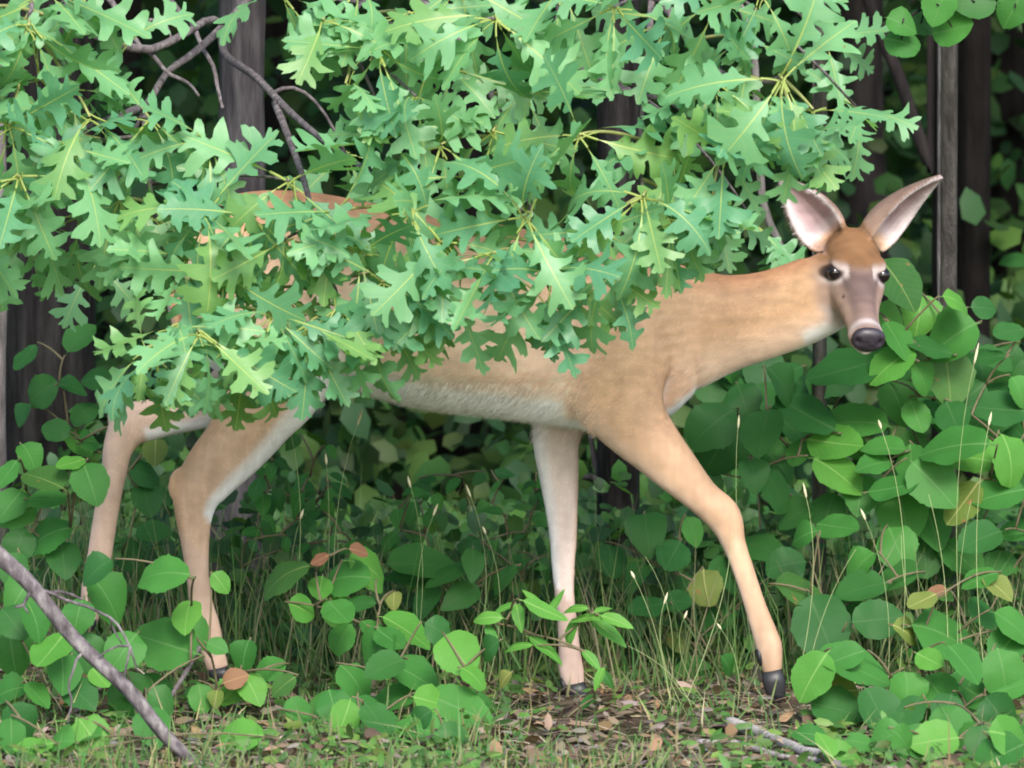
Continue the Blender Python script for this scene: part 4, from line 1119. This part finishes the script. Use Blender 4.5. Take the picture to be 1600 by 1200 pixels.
# round-leaved branch hanging in over the sapling
hb = P(1470, -160, .7)
sap = empty('hanging_shrub', at_ground(1640, .7)); tag(sap, 'round dark green leaves hanging from a branch above the pale sapling', 'shrub')
items = [(1411, 35, 52, 0), (1409, 62, 58, 0), (1467, 8, 66, 0), (1490, 46, 70, 0), (1439, 37, 50, 2), (1586, 12, 70, 0), (1523, 3, 66, 2), (1450, -20, 60, 0), (1500, -30, 60, 0), (1555, -30, 60, 2), (1425, -15, 50, 0)]
sp_ = bez(sap.location, P(1640, -200, .7), P(1540, -60, .6), 14) + bez(P(1540, -60, .6), P(1480, -10, .55), P(1415, 30, .5), 8)[1:]
parts = [tube(sp_, [.012 * (1 - .8 * i / len(sp_)) for i in range(len(sp_))], 7)]
for px, py, L, ck in items:
    c = P(px, py, .52 + random.uniform(-.08, .08)); near = min(sp_, key=lambda q: (q - c).length)
    parts.append(tube(bez(near, (near + c) / 2 + Vector((0, 0, .02)), c, 5), [.002] * 5, 5))
    d = Vector((random.uniform(-1, 1), -.2, random.uniform(-.8, .1))).normalized()
    Lm = L / PXM * 1.1
    add_leaf('leaf', SHR[['shrub', 'shrub_bright', 'shrub_dark'][ck], 'round'][random.randrange(5)], sap, leaf_matrix(c - d * Lm * .5, d, Vector((random.uniform(-.3, .3), -.8, .35)), Lm))
V, F = join(parts); link('stem', new_mesh('stem', [v - sap.location for v in V], F, M['bark_brown']), sap)

# ------------------------------------------------------------------ undergrowth, deep wood and canopy
def gzv(x, y): return np.array([gz(a, b) for a, b in zip(x, y)])
def undergrowth(name, label, n, xr, yr, hr, Lr, cols, slope=0.0):
    n = int(n * 1.8); xr *= 1.8
    y = rng.uniform(*yr, n); half = (DIST + y) / DIST * 1.25
    x = rng.uniform(-1, 1, n) * half * xr
    clump = np.array([0.5 + noise.noise(Vector((a * 1.6, b * 1.6, 0.3))) for a, b in zip(x, y)])
    h = rng.uniform(0, 1, n) ** 1.3 * hr * np.clip(0.35 + clump, 0.15, 1.4) * (1 + slope * (y - yr[0]))
    C = np.stack([x, y, gzv(x, y) + 0.02 + h], 1)
    D = rng.normal(0, 1, (n, 3)); D[:, 1] -= .4; D[:, 2] -= .35
    N = rng.normal(0, .4, (n, 3)); N[:, 1] -= .6; N[:, 2] += .9
    L = rng.uniform(*Lr, n)
    o = scatter(name, C, D, N, L, L * .72, tints(n, cols, .25), M['foliage'])
    tag(o, label, 'undergrowth', kind='stuff'); return o
undergrowth('ground_cover', 'low mixed green ground cover behind and under the deer', 9000, 1.0, (.45, 2.6), .30, (.025, .065), GREENS)
undergrowth('undergrowth', 'dim green undergrowth filling the wood behind the deer', 14000, 1.15, (2.4, 10.0), .70, (.05, .11), SHADED_GREENS + [(0.060, 0.115, 0.024)], .26)
n = 34000
y = rng.uniform(8, 34, n); x = rng.uniform(-1, 1, n) * (4.2 + y * .42)
C = np.stack([x, y, gzv(x, y) + rng.uniform(0, 1, n) ** 1.2 * (1.0 + y * .12)], 1)
D = rng.normal(0, 1, (n, 3)); N = rng.normal(0, .5, (n, 3)); N[:, 1] -= .5; N[:, 2] += .8
L = rng.uniform(.08, .20, n)
tag(scatter('far_woods', C, D, N, L, L * .7, tints(n, SHADED_GREENS + [(0.085, 0.14, 0.03)], .3), M['foliage']), 'deep woodland foliage receding into shade', 'woods', kind='stuff')
n = 7000
y = rng.uniform(5.5, 13, n); x = rng.uniform(-3.8, 3.8, n)
cl = np.array([noise.noise(Vector((a * .8, b * .8, 7.0))) for a, b in zip(x, y)])
C = np.stack([x, y, gzv(x, y) + rng.uniform(.2, 2.3, n) * np.clip(.75 + cl, .3, 1.3)], 1)
D = rng.normal(0, 1, (n, 3)); N = rng.normal(0, .5, (n, 3)); N[:, 1] -= .5; N[:, 2] += .8
L = rng.uniform(.06, .13, n)
tag(scatter('understory', C, D, N, L, L * .7, tints(n, SHADED_GREENS, .3), M['foliage']), 'dim leafy understory between the background trunks', 'undergrowth', kind='stuff')
n = 30000  # unseen canopy added overhead to keep the wood behind dark
y = rng.uniform(1.6, 40, n) ; x = rng.uniform(-14, 14, n)
C = np.stack([x, y, 2.6 + rng.uniform(0, 1, n) * 5 + gzv(x, y) * .8], 1)
D = rng.normal(0, 1, (n, 3)); N = rng.normal(0, .4, (n, 3)); N[:, 2] += 1
L = rng.uniform(.18, .40, n)
tag(scatter('shade_canopy', C, D, N, L, L * .7, tints(n, GREENS), M['foliage']), 'closed leaf canopy out of view, added to shade the wood behind the deer', 'canopy', kind='stuff')

# ------------------------------------------------------------------ grass, litter, sticks
n = 15200
gxs = rng.uniform(-2.0, 2.0, n); gys = rng.uniform(-1.7, .6, n)
cl = np.array([noise.noise(Vector((a * 3.0, b * 3.0, 4.0))) for a, b in zip(gxs, gys)])
kp = (cl + rng.normal(0, .25, n) > -0.14) & ~((gxs > -.05) & (gxs < .66) & (gys > -.85) & (gys < .2) & (rng.uniform(0, 1, n) < .70)) & ~((gxs > -.02) & (gxs < .62) & (gys < -.8) & (rng.uniform(0, 1, n) < .35)) & ~((gxs > .55) & (gxs < 1.2) & (gys > -1.5) & (rng.uniform(0, 1, n) < .85)) & ~((gxs < -.1) & (gys > -1.1) & (rng.uniform(0, 1, n) < .5))
gxs, gys = gxs[kp], gys[kp]; n = len(gxs)
C = np.stack([gxs, gys, gzv(gxs, gys) - .005], 1)
D = rng.normal(0, .38, (n, 3)); D[:, 2] = 1
N = rng.normal(0, .5, (n, 3)); N[:, 1] -= 1
L = rng.uniform(.02, .085, n) * np.where(rng.uniform(0, 1, n) < .06, 1.8, 1.0)
tag(scatter('grass', C, D, N, L, rng.uniform(.003, .006, n), tints(n, [(0.05, .14, .03), (.08, .18, .04), (.13, .20, .055), (.24, .22, .11)], .2), M['grass'], shape='blade', bend=.35), 'short thin grass blades growing through the litter', 'grass', kind='stuff')
n = 6000                                                   # taller loose grass behind the deer
tx = rng.uniform(-2.1, 2.1, n); ty = rng.uniform(.15, 1.6, n)
C = np.stack([tx, ty, gzv(tx, ty) - .005], 1)
D = rng.normal(0, .30, (n, 3)); D[:, 2] = 1
N = rng.normal(0, .5, (n, 3)); N[:, 1] -= 1
tag(scatter('tall_grass', C, D, N, rng.uniform(.10, .40, n), rng.uniform(.002, .0045, n), tints(n, [(0.05, .13, .03), (.08, .17, .04), (.14, .20, .06), (.22, .21, .11)], .2), M['grass'], shape='blade', bend=.3), 'taller loose grass growing through the ground cover behind the legs', 'grass', kind='stuff')
n = 5800                                                   # dry straw lying on the soil
tx = rng.uniform(-2.0, 2.0, n); ty = rng.uniform(-1.7, .5, n)
C = np.stack([tx, ty, gzv(tx, ty) + rng.uniform(.004, .022, n)], 1)
D = rng.normal(0, 1, (n, 3)); D[:, 2] = rng.normal(.06, .12, n)
N = rng.normal(0, .2, (n, 3)); N[:, 2] += 1
tag(scatter('dry_grass', C, D, N, rng.uniform(.04, .16, n), rng.uniform(.002, .0045, n), tints(n, [(.34, .27, .17), (.26, .20, .13), (.42, .35, .25), (.20, .17, .13)], .2), M['litter'], shape='blade', bend=.1), 'dry straw-coloured grass lying flat on the litter', 'dry grass', kind='stuff')
# small herbs among the grass
n = 8300
hx = rng.uniform(-2.0, 2.0, n); hy = rng.uniform(-1.7, .5, n)
cl = np.array([noise.noise(Vector((a * 2.2 + 9, b * 2.6, 1.0))) for a, b in zip(hx, hy)])
kp = (cl + rng.normal(0, .15, n) > -0.12) & ~((hx > .0) & (hx < .64) & (hy > -.7) & (hy < .2) & (rng.uniform(0, 1, n) < .75)) & ~((hx > -.02) & (hx < .62) & (hy < -.65) & (rng.uniform(0, 1, n) < .35)); hx, hy = hx[kp], hy[kp]; n = len(hx)
C = np.stack([hx, hy, gzv(hx, hy) + rng.uniform(.005, .045, n)], 1)
D = rng.normal(0, 1, (n, 3)); D[:, 2] *= .4; N = rng.normal(0, .4, (n, 3)); N[:, 2] += 1; N[:, 1] -= .4
L = rng.uniform(.015, .045, n)
tag(scatter('small_herbs', C, D, N, L, L * .42, tints(n, [(.06, .16, .035), (.09, .20, .045), (.13, .22, .05)], .2), M['foliage']), 'tiny green herbs scattered through the short grass', 'herbs', kind='stuff')
n = 9500
lx = rng.uniform(-2.0, 2.0, n); ly = rng.uniform(-1.8, 1.2, n)
C = np.stack([lx, ly, gzv(lx, ly) + rng.uniform(.003, .02, n)], 1)
D = rng.normal(0, 1, (n, 3)); D[:, 2] *= .25; N = rng.normal(0, .35, (n, 3)); N[:, 2] += 1
L = rng.uniform(.015, .055, n)
kk = np.ones(n, bool)
for hxp, hyp in ((.56, -.10), (.15, .09), (-.61, -.10)): kk &= np.hypot(lx - hxp, (ly - hyp + .05)) > .07
C, D, N, L = C[kk], D[kk], N[kk], L[kk]; n = len(L)
tag(scatter('leaf_litter', C, D, N, L, L * .55, tints(n, [(.16, .115, .085), (.22, .165, .12), (.12, .095, .08), (.28, .225, .17), (.22, .19, .165), (.25, .16, .09)], .2), M['litter']), 'dry brown fallen leaves covering the soil', 'leaf litter', kind='stuff')

def stick(name, label, cat, rows, r0, r1, mat, twigs=(), ground_rest=False, group=None):
    q = [P(*r) for r in rows] if not ground_rest else [G(r[0], r[1]) + Vector((0, 0, r0 * 1.6)) for r in rows]
    A = catmull([tuple(a) for a in q], 30)
    pp = [Vector(a) + Vector((noise.noise(Vector(a) * 9), 0, noise.noise(Vector(a) * 9 + Vector((3, 1, 0))))) * r0 * .5 for a in A]
    root = empty(name, pp[-1]); tag(root, label, cat, group)
    V, F = tube(pp, [r0 + (r1 - r0) * i / 29 for i in range(30)], 10, .22)
    link('stem', new_mesh('stem', [v - root.location for v in V], F, mat), root)
    for rows2, ra in twigs:
        A = catmull([tuple(P(*a)) for a in rows2], 12)
        p2 = [Vector(a) + Vector((noise.noise(Vector(a) * 30), 0, noise.noise(Vector(a) * 30 + Vector((3, 1, 0))))) * .006 for a in A]
        V, F = tube(p2, [ra * (1 - .5 * i / 11) for i in range(12)], 6, .2)
        link('twig', new_mesh('twig', [v - root.location for v in V], F, mat), root)
    return root
stick('dead_branch', 'bare grey dead branch slanting down to the ground with forked twigs', 'branch',
      [(-60, 815, -1.08), (-10, 862, -1.1), (50, 915, -1.12), (105, 985, -1.14), (170, 1050, -1.17), (250, 1140, -1.2), (330, 1220, -1.23)], .0185, .0125, M['deadwood'],
      twigs=([([(50, 915, -1.12), (90, 932, -1.13), (130, 946, -1.14), (165, 962, -1.15), (190, 985, -1.16), (205, 1015, -1.16), (212, 1042, -1.16)], .0042),
              ([(70, 930, -1.12), (95, 925, -1.12), (115, 930, -1.11), (132, 935, -1.1)], .0045),
              ([(203, 1008, -1.16), (185, 1010, -1.17), (165, 1018, -1.18), (155, 1028, -1.18)], .003),
              ([(205, 1012, -1.16), (198, 1035, -1.18), (193, 1060, -1.18), (190, 1080, -1.18)], .003),
              ([(130, 1020, -1.16), (115, 1040, -1.18), (110, 1065, -1.19), (112, 1100, -1.2), (105, 1130, -1.21)], .0035),
              ([(170, 968, -1.15), (178, 985, -1.14), (190, 1005, -1.14)], .0025),
              ([(45, 925, -1.13), (36, 945, -1.15), (45, 958, -1.16)], .004), ([(36, 945, -1.15), (24, 950, -1.16)], .0045)]))
stick('fallen_stick', 'weathered grey stick lying on the litter ahead of the planted hoof', 'stick', [(1140, 1143), (1190, 1160), (1240, 1182), (1300, 1200)], .012, .009, M['bleached'], ground_rest=True)
stick('fallen_stick', 'thinner bleached stick lying along the weathered grey stick', 'stick', [(1090, 1168), (1160, 1172), (1220, 1190), (1290, 1198)], .007, .005, M['bleached'], ground_rest=True)
stick('fallen_stick', 'pale short stick lying across the litter below the belly', 'stick', [(770, 1125), (830, 1128), (880, 1140)], .005, .004, M['bleached'], ground_rest=True)
stick('fallen_stick', 'thin grey stick propped against the near hind foot', 'stick', [(312, 1010, -.5), (290, 1050, -.52), (262, 1095, -.56)], .005, .004, M['deadwood'])

def stalk_label(head, base, alt):
    return base if head else alt
def stalk(base_px, base_py, Y, tips, label, group, head=18, r=.00075):
    (hx_, hy_) = tips
    b = P(base_px, base_py, Y); g = gz(b.x, b.y)
    b = Vector((b.x, b.y, g))
    t = P(hx_ + random.uniform(-14, 14), hy_ + random.uniform(-12, 12), Y + random.uniform(-.03, .03))
    root = empty('grass_stalk', b); tag(root, label, 'grass', group)
    cv = bez(b, (b + t) / 2 + Vector((random.choice((-1, 1)) * random.uniform(.02, .08), 0, (t - b).length * .10)), t, 10)
    r *= random.uniform(.7, 1.1)
    V, F = tube(cv, [r * (1.2 - .5 * i / 9) for i in range(10)], 5)
    link('stem', new_mesh('stem', [v - b for v in V], F, M['stalk']), root)
    if head:
        d = (cv[-1] - cv[-2]).normalized(); Lh = head / PXM
        hp_ = [t + d * (Lh * (k / 6 - .45)) for k in range(7)]
        V, F = tube(hp_, [.0005, .0019, .0026, .0028, .0023, .0014, .0004], 7, .6)
        link('seed_head', new_mesh('seed_head', [v - b for v in V], F, M['seed']), root)
lb = 'tall grass stalk with a pale seed head under the deer\'s belly'; gb = 'grass stalks under the belly'
for a in [((432, 900), (450, 668), 18), ((540, 900), (563, 645), 30), ((495, 900), (515, 718), 18), ((490, 895), (470, 812), 18), ((670, 900), (673, 790), 22), ((730, 930), (733, 765), 22), ((635, 900), (645, 745), 20), ((755, 930), (757, 820), 14)]:
    stalk(a[0][0], a[0][1], .05, a[1], 'grass stalk with the longest seed head, nearly touching the belly fringe' if a[2] == 30 else lb, gb, a[2])
lb = 'tall grass stalk with a pale seed head in front of the round-leaved shrubs'; gb = 'grass stalks before the shrubs'
for a in [((1512, 980), (1536, 548), 36), ((1240, 900), (1264, 776), 26), ((1400, 860), (1379, 672), 16), ((1545, 940), (1549, 655), 24), ((1385, 1000), (1340, 812), 20), ((1480, 1000), (1440, 775), 0), ((1500, 1000), (1520, 780), 0), ((1462, 980), (1400, 840), 0), ((1255, 1010), (1330, 870), 0), ((1190, 780), (1150, 672), 22)]:
    stalk(a[0][0], a[0][1], .0, a[1], 'tallest grass stalk, its plump seed head level with the deer\'s chest' if a[2] == 36 else lb if a[2] else 'bare grass stalk without a seed head before the round-leaved shrubs', gb if a[2] else 'bare stalks before the shrubs', a[2])
lb = 'thin grass stalk on bare litter between the forefeet'; gb = 'grass stalks between the forefeet'
for a in [((1085, 1130), (975, 1012), 0), ((1110, 1140), (1060, 1030), 0), ((1050, 1080), (1000, 900), 14), ((1075, 1060), (1030, 925), 20), ((1060, 1100), (1150, 830), 0), ((1120, 1090), (1065, 965), 14), ((1150, 1100), (1125, 970), 12), ((1040, 1060), (1005, 880), 0), ((1240, 1170), (1190, 1060), 0)]:
    stalk(a[0][0], a[0][1], -.35, a[1], lb + (' with a small seed head' if a[2] else ' without a seed head'), gb + (' with heads' if a[2] else ', bare'), a[2])
